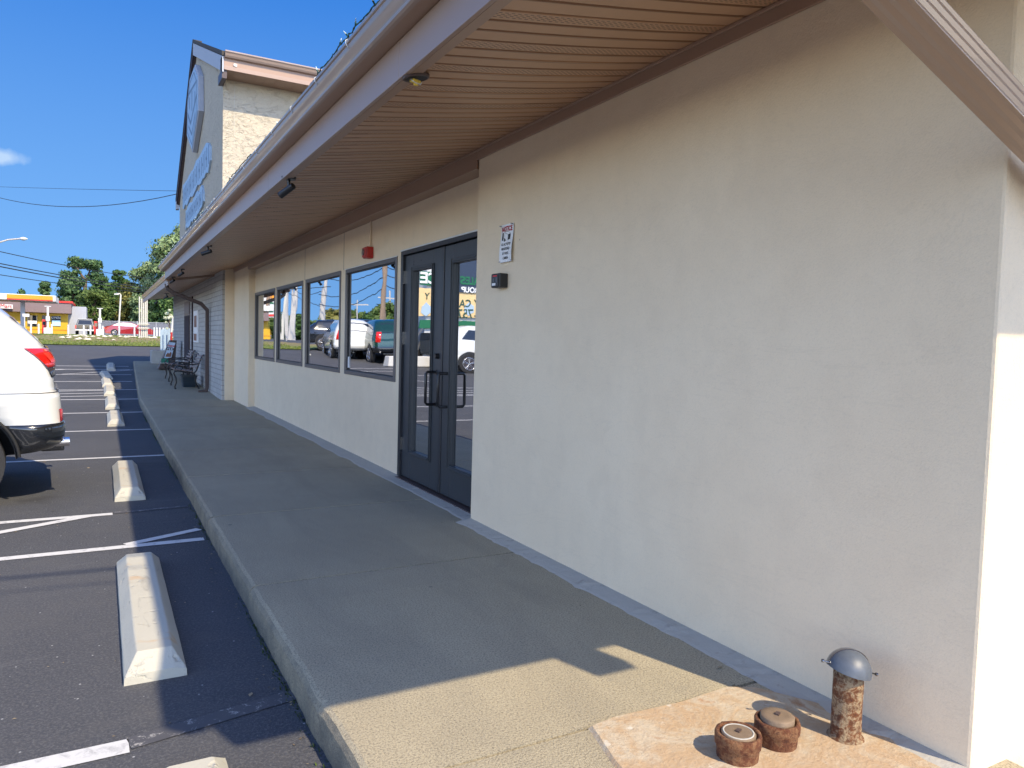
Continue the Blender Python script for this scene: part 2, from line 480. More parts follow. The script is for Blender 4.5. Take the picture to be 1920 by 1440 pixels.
# one small wisp of cloud low over the gas station
tc = wn.new('ShaderNodeTexCoord')
cd = Vector(ray(6, 294)).normalized()
def vmath(op, a, b=None):
    n = wn.new('ShaderNodeVectorMath'); n.operation = op; wl.new(a, n.inputs[0])
    if b is not None: n.inputs[1].default_value = b
    return n
sub = vmath('SUBTRACT', tc.outputs['Generated'], tuple(cd))
mul = vmath('MULTIPLY', sub.outputs[0], (42, 42, 105))
ln = wn.new('ShaderNodeVectorMath'); ln.operation = 'LENGTH'; wl.new(mul.outputs[0], ln.inputs[0])
nz = wn.new('ShaderNodeTexNoise'); nz.inputs['Scale'].default_value = 55; nz.inputs['Detail'].default_value = 5; wl.new(tc.outputs['Generated'], nz.inputs['Vector'])
ad = wn.new('ShaderNodeMath'); ad.operation = 'MULTIPLY_ADD'; wl.new(nz.outputs[0], ad.inputs[0]); ad.inputs[1].default_value = 1.3; wl.new(ln.outputs['Value'], ad.inputs[2])
mr = wn.new('ShaderNodeMapRange'); wl.new(ad.outputs[0], mr.inputs[0]); mr.inputs[1].default_value = .9; mr.inputs[2].default_value = 1.7; mr.inputs[3].default_value = .75; mr.inputs[4].default_value = 0
sx3 = wn.new('ShaderNodeSeparateXYZ'); wl.new(tc.outputs['Generated'], sx3.inputs[0])
def mrange(src, a, b, c, d, smooth=False):
    n = wn.new('ShaderNodeMapRange'); wl.new(src, n.inputs[0])
    if smooth: n.interpolation_type = 'SMOOTHSTEP'
    for i, v in enumerate((a, b, c, d)): n.inputs[i+1].default_value = v
    return n.outputs[0]
def wmix(f, a, b, mode='MIX'):
    n = wn.new('ShaderNodeMix'); n.data_type = 'RGBA'; n.blend_type = mode
    for sock, v in ((n.inputs[0], f), (n.inputs[6], a), (n.inputs[7], b)):
        if hasattr(v, 'is_output'): wl.new(v, sock)
        elif isinstance(v, (int, float)): sock.default_value = v
        else: sock.default_value = (*v, 1)
    return n.outputs[2]
zf = mrange(sx3.outputs[2], 0, .85, 1.0, 0)
dim = wmix(zf, (.56, .58, .72), (1.28, 1.19, 1.25))
base_sky = wmix(1.0, sky.outputs[0], dim, 'MULTIPLY')
north = mrange(sx3.outputs[1], .25, .80, 0, 1, True)
deep = wmix(mrange(sx3.outputs[2], .03, .45, 0, 1), (.54, 1.24, 2.35), (.06, .48, 1.75))
sky_out = wmix(north, base_sky, deep)
mx = wn.new('ShaderNodeMix'); mx.data_type = 'RGBA'; wl.new(mr.outputs[0], mx.inputs[0]); wl.new(sky_out, mx.inputs[6]); mx.inputs[7].default_value = (1.5, 1.9, 2.4, 1)
wl.new(mx.outputs[2], bg.inputs[0])
S.view_settings.view_transform = 'Standard'; S.view_settings.look = 'None'
S.view_settings.exposure = 1.5; S.view_settings.gamma = 1

# ------------------------------------------------------------------ the ground
def sheet(xs, ys, zf):
    mb = MB(); vs = [(x, y, zf(x, y)) for y in ys for x in xs]; n = len(xs)
    fs = [(j*n+i, j*n+i+1, (j+1)*n+i+1, (j+1)*n+i) for j in range(len(ys)-1) for i in range(n-1)]
    return mb.add(vs, fs)
ys = [-400, -60, -20, 0, 6, 12] + [15+i*1.0 for i in range(40)] + [60, 80, 120, 200, 400, 1000, 4000]
struct(sheet([-3000, -400, -80, -30, -8, 0, 5, 30, 80, 400, 3000], ys, lambda x, y: g(y)), 'ground', 'asphalt', recalc=False)

def gzone(x0f, x1, ys, off, mat, name):
    mb = MB(); n = 12; xs = [i/n for i in range(n+1)]
    vs = []
    for y in ys:
        a, b = x0f(y), x1
        vs += [(a+(b-a)*t, y, g(y)+off) for t in xs]
    m = n+1
    fs = [(j*m+i, j*m+i+1, (j+1)*m+i+1, (j+1)*m+i) for j in range(len(ys)-1) for i in range(n)]
    return mb.add(vs, fs)
gys = [37.2+i*.8 for i in range(20)] + [56, 62, 68, 74]
edge = lambda y: -4.5 - 1.5*math.sin((y-37)*.35)
struct(gzone(edge, 30, gys, .03, 'grass_turf', 'g'), 'grass_verge', 'grass_turf', recalc=False)
# tufts and clumps on the verge
mb = MB()
for i in range(9000):
    y = 37.3+36*random.random()**1.6
    if 42 < y < 54 and random.random() < .7: continue
    y = y; x = random.uniform(-4, 9); z = g(y)+.03
    h = random.uniform(.02, .065); a = random.uniform(0, PI); dx = math.cos(a)*.05; dy = math.sin(a)*.05
    mb.add([(x-dx, y-dy, z), (x+dx, y+dy, z), (x+random.uniform(-.04, .04), y, z+h)], [(0, 1, 2)])
tag(mb.build('grass', 'grass_blade', recalc=False), 'tufts of sunlit grass on the verge before the gas station', 'grass', kind='stuff')
# scraps and stones lying along the verge
mb = MB()
for i in range(60):
    y = random.uniform(42, 56); x = random.uniform(-2, 5); z = g(y)+.04
    vs = [(x+random.uniform(.06, .22)*math.cos(t), y+random.uniform(.06, .22)*math.sin(t), z+random.uniform(0, .03)) for t in np.linspace(0, 2*PI, 7)[:-1]]
    mb.add(vs+[(x, y, z+.07)], [(k, (k+1) % 6, 6) for k in range(6)])
tag(mb.build('rubble', 'house_cream'), 'pale rubble and litter scattered over the dry part of the grass verge', 'rubble', kind='stuff')

# ------------------------------------------------------------------ painted lines
def line(mb, a, b, w=.1, off=.004, y_w=True):
    a = Vector((a[0], a[1])); b = Vector((b[0], b[1])); d = (b-a).normalized(); n = Vector((-d.y, d.x))*w/2
    k = max(1, int((b-a).length/.8))
    vs = []
    for i in range(k+1):
        p = a+(b-a)*i/k
        for q in (p-n, p+n): vs.append((q.x, q.y, g(q.y)+off))
    return mb.add(vs, [(2*i, 2*i+1, 2*i+3, 2*i+2) for i in range(k)])
mb = MB()
line(mb, (-5.2, 5.62), (.64, 5.68), .085)
line(mb, (.64, 5.98), (.14, 5.72), .075, .0055)
line(mb, (.14, 5.72), (-1.0, 5.16), .075, .007) if False else None
line(mb, (-5.2, 6.72), (.07, 6.76), .085)
line(mb, (-.10, 6.74), (-1.9, 5.70), .085, .006)
for yv in (9.88, 12.67, 15.45): line(mb, (-5.2, yv), (.66, yv), .085)
for yv in (18.03, 20.15, 24.4, 26.0, 27.1): line(mb, (-5.2, yv), (.75, yv), .09)
line(mb, (-5.2, 22.3), (.70, 22.3), .09)
for k in range(3): line(mb, (-4.8+0, 18.1+k*.55), (.05, 18.75+k*.62), .08, .006)
line(mb, (-1.0, 24.5), (.85, 25.95), .08, .006); line(mb, (-3.0, 24.5), (-1.0, 25.95), .08, .006)
line(mb, (-5.2, 2.80), (.08, 2.885), .10)
# the row across the lane, seen in the mirror glass
for k in range(9): line(mb, (-12.5, 6.0+2.74*k), (-7.6, 6.0+2.74*k), .09)
for k in range(5): line(mb, (-11.5, 12.2+.45*k), (-7.8, 12.5+.5*k), .08, .006)
struct(mb, 'parking_lines', 'line_paint', recalc=False)
mb = MB(); line(mb, (.08, 2.90), (.70, 3.02), .09); line(mb, (.08, 6.79), (.64, 6.84), .06); 
struct(mb, 'worn_lines', 'worn_line_paint', recalc=False)
mb = MB()
vs = [(-6.9+1.1*math.cos(t), 17.6+.7*math.sin(t), g(17.6+.7*math.sin(t))+.012) for t in np.linspace(0, 2*PI, 25)[:-1]]
mb.add(vs, [tuple(range(24))]); struct(mb, 'blue_marking', 'blue_marking', recalc=False)

# ------------------------------------------------------------------ pavement with kerb
def kx(Y): return float(np.interp(Y, [0, 17, 28.5], [.695, .665, .93]))
joints = [2.05, 4.06, 5.77, 7.5, 9.25, 11.3, 13.1, 14.9, 17.0, 19.0, 21.2, 23.4, 25.6]
ysp = list(np.arange(-1.5, 8, .045)) + list(np.arange(8, 28.5, .14))
ysp = [y for y in ysp if min(abs(y-j) for j in joints) > .03]
for j in joints: ysp += [j-.016, j-.0088, j-.0078, j+.0078, j+.0088, j+.016]
ysp = sorted(ysp+[28.5])
vs = []; NP = 12
nzv = np.convolve(RNG.normal(size=len(ysp)+10), np.ones(5)/5, 'same')
for i, y in enumerate(ysp):
    j = min(abs(y-q) for q in joints); dip = -.045 if j < .0083 else (-.001 if j < .02 else 0)
    e = kx(y)+nzv[i]*.006; p = pv(y)+dip; b = min(g(y), p)-.12
    ch = .0045*abs(nzv[(i*7) % len(ysp)])
    rng = random.Random(i)
    xs = [(e-.004, b), (e-.004, p-.075), (e, p-.03-ch), (e+.012+ch, p-.010), (e+.03+ch, p-.001), (e+.06, p)]
    nx = NP-len(xs)
    for k in range(nx):
        xs.append((e+.06+(2.62-e-.06)*(k+1)/nx, p))
    vs += [(x, y, z) for x, z in xs]
fs = [(j*NP+i, j*NP+i+1, (j+1)*NP+i+1, (j+1)*NP+i) for j in range(len(ysp)-1) for i in range(NP-1)]
mb = MB().add(vs, fs); n0 = (len(ysp)-1)*NP
mb.add([vs[n0+i] for i in range(NP)]+[(vs[n0+NP-1][0], 28.5, 0)], [tuple(range(NP+1))])
struct(mb, 'pavement', 'sidewalk_concrete', recalc=False)
# weeds and grit in the kerb gutter
mb = MB()
for i in range(1500):
    y = 1.8+13*random.random()**1.5; x = kx(y)-.008-abs(random.gauss(0, .014)); z = g(y)
    if random.random() > .4+.5*math.sin(y*2.3): continue
    h = random.uniform(.006, .022); a = random.uniform(0, PI)
    mb.add([(x-.004*math.cos(a), y-.006, z), (x+.004, y+.006, z), (x-.006, y+random.uniform(-.01, .01), z+h)], [(0, 1, 2)])
tag(mb.build('kerb_weeds', 'leaf_mid', recalc=False), 'thin line of small weeds growing along the foot of the kerb', 'weeds', kind='stuff')
mb = MB(); rl = random.Random(21)
for i in range(420):
    k = rl.random()
    if k < .5: y = rl.uniform(1.9, 14); x = kx(y)-.02-abs(rl.gauss(0, .05)); z = g(y)+.003
    elif k < .75: y = rl.uniform(1.4, 14); x = (2.27 if y < 4.9 else 2.35)-abs(rl.gauss(0, .10)); z = .004
    else: y = rl.uniform(2.6, 14); x = rl.uniform(-1.4, .6); z = g(y)+.003
    q = rl.uniform(.003, .010)*(1 if rl.random() < .9 else 2.2); a = rl.uniform(0, 2*PI)
    pts = [(x+q*math.cos(a+t_)*(1 if j % 2 else .5), y+q*math.sin(a+t_)*(1 if j % 2 else .5), z+rl.uniform(0, q*.35)) for j, t_ in enumerate((0, 1.3, 2.9, 4.4))]
    mb.add(pts, [(0, 1, 2, 3)])
tag(mb.build('litter', 'dry_leaf', recalc=False), 'tiny dry leaves and grit scattered by the kerb and wall foot', 'litter', kind='stuff')
# cement fillet along the foot of the wall
mb = MB(); vs = []
yy = list(np.arange(1.27, 14.6, .05)); nz2 = np.convolve(RNG.normal(size=len(yy)+10), np.ones(7)/7, 'same'); nz3 = RNG.normal(size=len(yy))
for i, y in enumerate(yy):
    wx = 2.409 if y < 4.93 else 2.529
    wdt = .12+.022*nz2[i]+.003*nz3[i] if y < 4.93 else .16+.025*nz2[i]
    vs += [(wx, y, .022), (wx-wdt*.45, y, .013+.002*nz3[i]), (wx-wdt+.02, y, .005), (wx-wdt, y, -.001)]
mb.add(vs, [(j*4+i, (j+1)*4+i, (j+1)*4+i+1, j*4+i+1) for j in range(len(yy)-1) for i in range(3)])
struct(mb, 'cement_fillet', 'cement_fillet', recalc=True)
# stained pad round the drain caps
mb = MB(); poly = [(1.36, 1.0), (1.385, 1.5), (1.43, 1.82), (1.49, 2.04), (1.6, 2.055), (1.9, 2.035), (2.14, 2.05), (2.24, 2.0), (2.32, 1.86), (2.385, 1.75), (2.395, 1.3), (2.4, 1.0)]
top = [(x, y, .011) for x, y in poly]; bot = [(x-(.012 if x < 1.7 else 0), y+.01, -.002) for x, y in poly]
n = len(poly); mb.add(bot+top, [(i, (i+1) % n, n+(i+1) % n, n+i) for i in range(n)]+[tuple(range(n, 2*n))])
struct(mb, 'stained_pad', 'rust_stained_concrete', recalc=True)

# ------------------------------------------------------------------ the building
B = empty('shop_building', (2.41, 1.27, 0), 'long beige stucco shop building with deep brown eave, mirror windows and gabled front', 'building')
def bp(mb, name, mat, parent=None, **k): return W(mb, name, mat, parent or B, **k)
WX, RX = 2.41, 2.53
SL = .1764
def sz(x): return 2.746-SL*(WX-x)
bp(MB().box(WX, 7.5, 1.27, 4.93, -.2, 2.86), 'wall', 'stucco_paint', bevel=.012)
# recessed front with real openings
doorY = (4.93, 6.80); wins = [(6.92, 8.66), (8.87, 10.63), (10.80, 12.62), (12.77, 14.60)]
WZ0, WZ1 = .925, 2.155
mb = MB()
mb.box(RX, RX+.2, 4.93, 6.80, 2.19, 2.86)
mb.box(RX, RX+.2, 6.80, 14.64, WZ1, 2.86)
mb.box(RX, RX+.2, 6.80, 14.64, -.2, WZ0)
e = [6.80] + [q for w_ in wins for q in w_] + [14.64]
for i in range(0, len(e), 2):
    if e[i+1]-e[i] > .001: mb.box(RX, RX+.2, e[i], e[i+1], WZ0, WZ1)
bp(mb, 'wall', 'stucco_paint')
bp(MB().box(WX, 3.2, 14.64, 16.35, -.2, 2.86), 'wall', 'stucco_paint', bevel=.01)
bp(MB().box(2.235, 3.2, 16.353, 16.42, -.2, 2.86), 'wall', 'stucco_paint')
bp(MB().box(2.18, 3.2, 16.423, 28.45, -.2, 2.74), 'brick_wall', 'painted_brick', bevel=.008)
bp(MB().box(2.9, 7.5, 4.95, 28.4, -.2, 2.62), 'inner_wall', 'door_edge')
# vertical control joints where stucco sheets meet
mb = MB()
for y in (10.71, 8.77): mb.box(RX-.002, RX+.001, y-.003, y+.003, 2.16, 2.68)
bp(mb, 'control_joint', 'seam_dark')
# door
bp(MB().box(RX-.012, RX+.16, 6.745, 6.80, 0, 2.19).box(RX-.012, RX+.16, 4.935, 4.98, 0, 2.19).box(RX-.012, RX+.16, 4.98, 6.745, 2.15, 2.19), 'door_frame', 'door_edge', bevel=.003)
bp(MB().box(RX-.017, RX-.009, 4.94, 6.81, 2.188, 2.20), 'drip_edge', 'hook_metal')
bp(MB().box(RX-.05, RX+.12, 4.98, 6.745, -.01, .022), 'threshold', 'dark_brown_metal', bevel=.004)
def leaf(y0, y1, gy0, gy1, hy):
    x0 = RX+.012; mb = MB()
    mb.box(x0, x0+.045, y0, gy0, .03, 2.142); mb.box(x0, x0+.045, gy1, y1, .03, 2.142)
    mb.box(x0, x0+.045, gy0, gy1, .03, .30); mb.box(x0, x0+.045, gy0, gy1, 1.985, 2.142)
    lf = bp(mb, 'door_leaf', 'door_paint', bevel=.004)
    mb = MB()
    for a, b, c, d in ((gy0-.035, gy0, .265, 2.02), (gy1, gy1+.035, .265, 2.02), (gy0, gy1, .265, .30), (gy0, gy1, 1.985, 2.02)):
        mb.box(x0-.012, x0-.0005, a, b, c, d)
        mb.box(x0-.020, x0-.0125, a+.012, b-.012 if b-a < .1 else b, c+.012, d-.012 if d-c < .1 else d)
    W(mb, 'glazing_bead', 'door_paint', lf, bevel=.003)
    W(MB().add([(x0+.022, gy0, .30), (x0+.022, gy1, .30), (x0+.022, gy1, 1.985), (x0+.022, gy0, 1.985)], [(0, 3, 2, 1)]), 'glass_pane', 'reflective_glass', lf, recalc=False)
    pts = [(x0, hy, .79), (x0-.085, hy, .79), (x0-.10, hy, .805), (x0-.10, hy, 1.055), (x0-.085, hy, 1.07), (x0, hy, 1.07)]
    W(MB().tube(pts, .0125, 10), 'handle', 'black_metal', lf)
    W(MB().cyl((x0, hy, .79), (x0-.008, hy, .79), .022).cyl((x0, hy, 1.07), (x0-.008, hy, 1.07), .022), 'handle_rose', 'black_metal', lf)
    return lf
L1 = leaf(5.855, 6.742, 6.06, 6.52, 5.93)
L2 = leaf(4.985, 5.80, 5.16, 5.62, 5.66)
W(MB().cyl((RX+.012, 5.90, 1.21), (RX-.022, 5.90, 1.21), .026, .022), 'lock', 'black_metal', L1)
W(MB().box(RX-.006, RX+.011, 6.735, 6.752, 1.30, 1.42).box(RX-.006, RX+.011, 6.735, 6.752, .28, .40).box(RX-.006, RX+.011, 6.735, 6.752, 1.88, 2.0), 'hinge', 'bright_metal', L1)
bp(MB().box(RX+.004, RX+.05, 5.803, 5.852, .03, 2.142), 'door_astragal', 'door_edge', bevel=.005)
W(MB().cyl((RX+.012, 6.52, 2.07), (RX+.010, 6.52, 2.07), .008).cyl((RX+.012, 6.52, 2.045), (RX+.010, 6.52, 2.045), .008).cyl((RX+.012, 6.34, 2.07), (RX+.010, 6.34, 2.07), .007), 'screw_hole', 'sign_black', L1)
# windows
for i, (y0, y1) in enumerate(wins):
    mb = MB(); f = .045
    mb.box(RX-.012, RX+.05, y0, y0+f, WZ0, WZ1).box(RX-.012, RX+.05, y1-f, y1, WZ0, WZ1)
    mb.box(RX-.012, RX+.05, y0+f, y1-f, WZ0, WZ0+f).box(RX-.012, RX+.05, y0+f, y1-f, WZ1-f, WZ1)
    fr = bp(mb, 'window', 'window_frame_metal', bevel=.003)
    mb = MB(); a = .01
    for q in ((y0+f, y0+f+.012, WZ0+f, WZ1-f), (y1-f-.012, y1-f, WZ0+f, WZ1-f), (y0+f, y1-f, WZ0+f, WZ0+f+.012), (y0+f, y1-f, WZ1-f-.012, WZ1-f)):
        mb.box(RX+.010, RX+.018, *q)
    W(mb, 'gasket', 'sign_black', fr)
    W(MB().add([(RX+.02, y0+f, WZ0+f), (RX+.02, y1-f, WZ0+f), (RX+.02, y1-f, WZ1-f), (RX+.02, y0+f, WZ1-f)], [(0, 3, 2, 1)]), 'window_pane', 'reflective_glass', fr, recalc=False)
bp(MB().box(RX-.016, RX-.010, 6.90, 8.68, WZ1-.002, WZ1+.006), 'window_cap', 'hook_metal')
mb = MB()
for (y0, y1) in wins[1:]: mb.box(RX-.016, RX-.010, y0-.01, y1+.01, WZ1-.002, WZ1+.004)
bp(mb, 'window_cap', 'window_frame_metal')
W(MB().box(RX+.012, RX+.018, 8.55, 8.59, 1.0, 1.13), 'sticker', 'sign_white', [c for c in B.children if c.name.startswith('window')][0])

# soffit: flutes across the eave, sloping down from the wall, vented flutes, bowed seams
def soffit(y0, y1, x0, x1, drop=0):
    mb = MB(); per = .305; vs = []; nx = 14
    prof = []
    k0 = math.floor(y0/per); y = k0
    ylist = []
    for k in range(int(k0), int(math.ceil(y1/per))+1):
        for u, d in ((0, 0), (.012, .017), (.05, .017), (.062, 0), (.31, 0), (.322, .017), (.36, .017), (.372, 0), (.64, 0), (.652, .017), (.69, .017), (.702, 0)):
            yy_ = (k+u)*per
            if y0 <= yy_ <= y1: ylist.append((yy_, d))
    ylist = [(y0, 0)]+ylist+[(y1, 0)]
    for (yy_, d) in ylist:
        sag = .010*math.sin(yy_*1.7)+.006*math.sin(yy_*4.1)
        for i in range(nx+1):
            t = i/nx; x = x0+(x1-x0)*t
            bow = -.012*math.sin(PI*t)
            ysh = .018*math.sin(PI*t)*math.sin(yy_*.9+1)
            vs.append((x, yy_+ysh, sz(x)-drop+d+bow*(1+.5*math.sin(yy_*2.3))))
    m = nx+1
    mb.add(vs, [(j*m+i, (j+1)*m+i, (j+1)*m+i+1, j*m+i+1) for j in range(len(ylist)-1) for i in range(m-1)])
    return mb
X1 = 1.18
bp(soffit(.24, 17.6, X1+.03, WX+.12), 'soffit', 'soffit_panel', recalc=False)
bp(soffit(17.62, 28.6, 1.30, 2.2, .04), 'soffit', 'soffit_panel', recalc=False)
# soffit of the near gable end, in front of the end wall
bp(MB().hexa([(WX+.12, .24, 2.75), (7.5, .24, 2.75), (7.5, 1.3, 2.75), (WX+.12, 1.3, 2.75), (WX+.12, .24, 2.78), (7.5, .24, 2.78), (7.5, 1.3, 2.78), (WX+.12, 1.3, 2.78)]), 'end_soffit', 'trim_metal')
# trim under the soffit
mb = MB(); z1 = 2.738
mb.box(WX-.016, WX-.001, 1.25, 4.93, 2.665, z1).box(WX-.030, WX-.016, 1.25, 16.36, 2.722, z1)
mb.box(WX-.016, WX-.001, 4.93, 14.64, 2.60, z1).box(WX-.001, RX-.001, 4.93, 14.64, 2.60, 2.612).box(WX-.016, WX-.001, 14.64, 16.35, 2.66, z1)
bp(mb, 'soffit_trim', 'trim_metal', bevel=.003)
# fascia: narrow lip, vertical face, horizontal ledge, then the gutter
sz1 = sz(X1)
def fascia(y0, y1, dz=0, dx=0):
    mb = MB()
    for a, b in [(y, min(y+3.02, y1)) for y in np.arange(y0, y1, 3.02)]:
        mb.box(X1+dx, X1+dx+.02, a+.0015, b-.0015, sz1-.012-dz, 2.69-dz)
    return mb
bp(fascia(.24, 17.6), 'fascia', 'fascia_metal', bevel=.002)
mb = MB()
for a, b in [(y, min(y+3.02, 17.6)) for y in np.arange(.24, 17.6, 3.02)]:
    mb.hexa([(X1+.0205, a+.0015, sz1-.012), (X1+.075, a+.0015, sz1-.002), (X1+.075, b-.0015, sz1-.002), (X1+.0205, b-.0015, sz1-.012),
             (X1+.0205, a+.0015, sz1-.004), (X1+.075, a+.0015, sz1+.006), (X1+.075, b-.0015, sz1+.006), (X1+.0205, b-.0015, sz1-.004)])
bp(mb, 'fascia_lip', 'trim_metal')
bp(MB().box(1.115, X1+.02, .24, 17.62, 2.692, 2.70), 'ledge', 'trim_metal')
prof = [(1.115, 2.692), (1.098, 2.693), (1.088, 2.700), (1.086, 2.708), (1.090, 2.716), (1.084, 2.730), (1.070, 2.745), (1.062, 2.758), (1.060, 2.776), (1.052, 2.780), (1.050, 2.792), (1.062, 2.794)]
def gutter(y0, y1, prof):
    inner = [(x+.006, z+.004) for x, z in prof]
    poly = prof+inner[::-1]
    mb = MB().prism(poly, lambda u, v, t: (u, t, v), y0, y1)
    mb.sm = [True]*len(mb.sm)
    return mb
gt = bp(gutter(.22, 17.66, prof), 'gutter', 'gutter_metal', recalc=True)
m_ = gt.modifiers.new('es', 'EDGE_SPLIT'); m_.split_angle = R(28)
mb = MB()
for y in np.arange(.6, 17.5, .61):
    mb.tube([(1.09, y+.0, 2.800), (1.058, y, 2.800), (1.045, y, 2.792), (1.048, y, 2.775), (1.062, y, 2.757)], .0028, 5)
W(mb, 'gutter_hook', 'hook_metal', gt)
W(MB().prism(prof+[(1.17, 2.79), (1.17, 2.692)], lambda u, v, t: (u, t, v), 17.655, 17.665).prism(prof+[(1.17, 2.79), (1.17, 2.692)], lambda u, v, t: (u, t, v), .215, .222), 'end_cap', 'gutter_metal', gt)
# low roof
bp(MB().box(2.44, 2.64, .12, .21, 2.38, 2.60), 'shadow_notch_block', 'fascia_metal', bevel=.01)  # unseen block added so its shadow notches the sunlit pavement
bp(MB().hexa([(1.10, .20, 2.785), (7.5, .20, 4.6), (7.5, 17.64, 4.6), (1.10, 17.64, 2.785), (1.10, .20, 2.815), (7.5, .20, 4.66), (7.5, 17.64, 4.66), (1.10, 17.64, 2.815)]), 'roof', 'roof_shingle')
bp(MB().box(X1+.02, 7.5, .20, .235, 2.54, 2.783), 'end_fascia', 'fascia_metal')
# lower eave beyond
prof2 = [(x+.13, z-.15) for x, z in prof]
g2 = bp(gutter(17.9, 28.7, prof2), 'gutter', 'gutter_metal'); m_ = g2.modifiers.new('es', 'EDGE_SPLIT'); m_.split_angle = R(28)
bp(MB().box(1.245, 1.265, 17.7, 28.7, 2.41, 2.55), 'fascia', 'fascia_metal')
bp(MB().hexa([(1.22, 17.66, 2.635), (2.2, 17.66, 2.93), (2.2, 28.7, 2.93), (1.22, 28.7, 2.635), (1.22, 17.66, 2.66), (2.2, 17.66, 2.96), (2.2, 28.7, 2.96), (1.22, 28.7, 2.66)]), 'roof', 'roof_shingle')
bp(MB().hexa([(1.21, 17.605, sz(1.21)-.06), (2.179, 17.605, sz(2.18)-.06), (2.179, 17.655, sz(2.18)-.06), (1.21, 17.655, sz(1.21)-.06), (1.21, 17.605, sz(1.21)+.05), (2.179, 17.605, sz(2.18)+.03), (2.179, 17.655, sz(2.18)+.03), (1.21, 17.655, sz(1.21)+.05)]), 'eave_return', 'trim_metal')
# gabled front rising through the roof
TX = 2.18
gab = [(16.45, 2.745), (16.45, 6.93), (21.25, 8.75), (26.1, 5.75), (26.1, 2.745)]
bp(MB().prism(gab, lambda u, v, t: (t, u, v), TX, 2.30), 'gable_wall', 'knockdown_stucco')
bp(MB().box(2.301, 11.5, 16.4505, 25.5, 2.745, 6.6), 'side_wall', 'knockdown_stucco')
ap = (21.32, 9.02); nr = (15.85, 6.95); fr_ = (26.35, 5.70)
def slab(a, b, th, x0, x1):
    return MB().prism([a, b, (b[0], b[1]-th), (a[0], a[1]-th)], lambda u, v, t: (t, u, v), x0, x1)
bp(MB().hexa([(2.075, nr[0], nr[1]-.09), (11.7, nr[0], nr[1]-.09), (11.7, ap[0], ap[1]-2.9), (2.075, ap[0], ap[1]-.09), (2.075, nr[0], nr[1]), (11.7, nr[0], nr[1]), (11.7, ap[0], ap[1]-2.8), (2.075, ap[0], ap[1])]), 'gable_roof', 'roof_shingle')
bp(slab(ap, fr_, .09, 2.075, 2.30), 'gable_roof', 'roof_shingle')
bp(slab((nr[0]+.02, nr[1]-.10), (ap[0], ap[1]-.10), .30, 2.085, 2.115), 'rake_board', 'blue_grey_board')
bp(slab((ap[0], ap[1]-.10), (fr_[0]-.02, fr_[1]-.10), .26, 2.085, 2.115), 'rake_board', 'parapet_dark')
bp(slab((ap[0], ap[1]-.33), (fr_[0]-.1, fr_[1]-.30), .02, 2.115, 2.18), 'rake_soffit', 'dark_brown_metal')
bp(MB().box(2.085, 2.178, 15.90, 16.45, 6.44, 6.62).box(2.085, 2.178, 15.90, 16.12, 6.62, 6.86), 'eave_return', 'dark_brown_metal')
bp(MB().box(2.08, 2.17, 26.1, 26.38, 5.35, 5.6), 'eave_return', 'blue_grey_board')
bp(MB().box(2.12, 11.6, 15.88, 15.905, 6.60, 6.88), 'eave_fascia', 'trim_metal')
bp(MB().box(2.12, 11.6, 15.865, 15.878, 6.60, 6.68), 'eave_fascia', 'fascia_metal')
gp = [(15.88, 6.82), (15.82, 6.83), (15.80, 6.86), (15.785, 6.90), (15.765, 6.925), (15.765, 6.945), (15.77, 6.95)]
mb = MB().prism(gp+[(15.88, 6.95)], lambda u, v, t: (t, u, v), 2.13, 11.6); bp(mb, 'gutter', 'gutter_metal')
mb = MB()
for k in range(45): mb.box(2.13+.2*k, 2.13+.2*k+.192, 15.906, 16.449, 6.595, 6.60)
mb.box(2.13, 11.4, 15.906, 16.449, 6.6005, 6.612)
bp(mb, 'eave_soffit', 'trim_metal')
bp(MB().box(2.30, 2.36, 15.85, 15.862, 6.69, 6.74), 'vent_tag', 'sign_white')
bp(MB().box(2.40, 2.405, 16.448, 16.4515, 2.5, 6.6), 'control_joint', 'old_white')
# entrance in the brick front
dr = bp(MB().box(2.165, 2.20, 22.75, 24.35, .1, 2.32), 'entrance_frame', 'dark_brown_metal', bevel=.005)
W(MB().box(2.155, 2.166, 22.85, 24.25, 1.95, 2.27), 'transom', 'dark_brown_metal', dr)
W(MB().box(2.155, 2.166, 22.85, 24.25, .15, 1.9), 'entrance_door', 'parapet_dark', dr)
bp(MB().box(2.15, 2.18, 22.0, 22.12, .2, 2.4), 'wall_trim', 'parapet_dark')
# downspouts (corrugated 3x4)
def dprof(w, d):
    out = []
    for sx, sy, ex, ey in ((-w, -d, w, -d), (w, -d, w, d), (w, d, -w, d), (-w, d, -w, -d)):
        for k in range(6):
            t = k/6; x = sx+(ex-sx)*t; y = sy+(ey-sy)*t; q = 1-.07*(k % 2)
            out.append((x*(q if sx == ex else 1), y*(q if sy == ey else 1)))
    return out
DY = 1.16
ds = bp(MB().sweep([(1.15, DY, 2.70), (1.15, DY, 2.45), (1.22, DY, 2.365), (3.30, DY, 1.60), (3.38, DY, 1.52), (3.38, DY, .0)], dprof(.05, .036)), 'downspout', 'downspout_metal', bevel=.003)
bp(MB().sweep([(1.26, 18.3, 2.47), (1.28, 18.3, 2.36), (1.40, 18.3, 2.28), (1.98, 18.3, 2.06), (2.11, 18.3, 1.92), (2.115, 18.3, .14), (2.09, 18.3, .06), (1.93, 18.3, .03)], [(-.05, -.04), (.05, -.04), (.05, .04), (-.05, .04)]), 'downspout', 'dark_brown_metal', bevel=.012)
mb = MB(); mb.box(3.32, 3.44, DY-.05, 1.27, 1.2, 1.23); W(mb, 'strap', 'downspout_metal', ds)

# ------------------------------------------------------------------ things on the building
def thing(name, loc, label, cat, group=None): return empty(name, loc, label, cat, group)
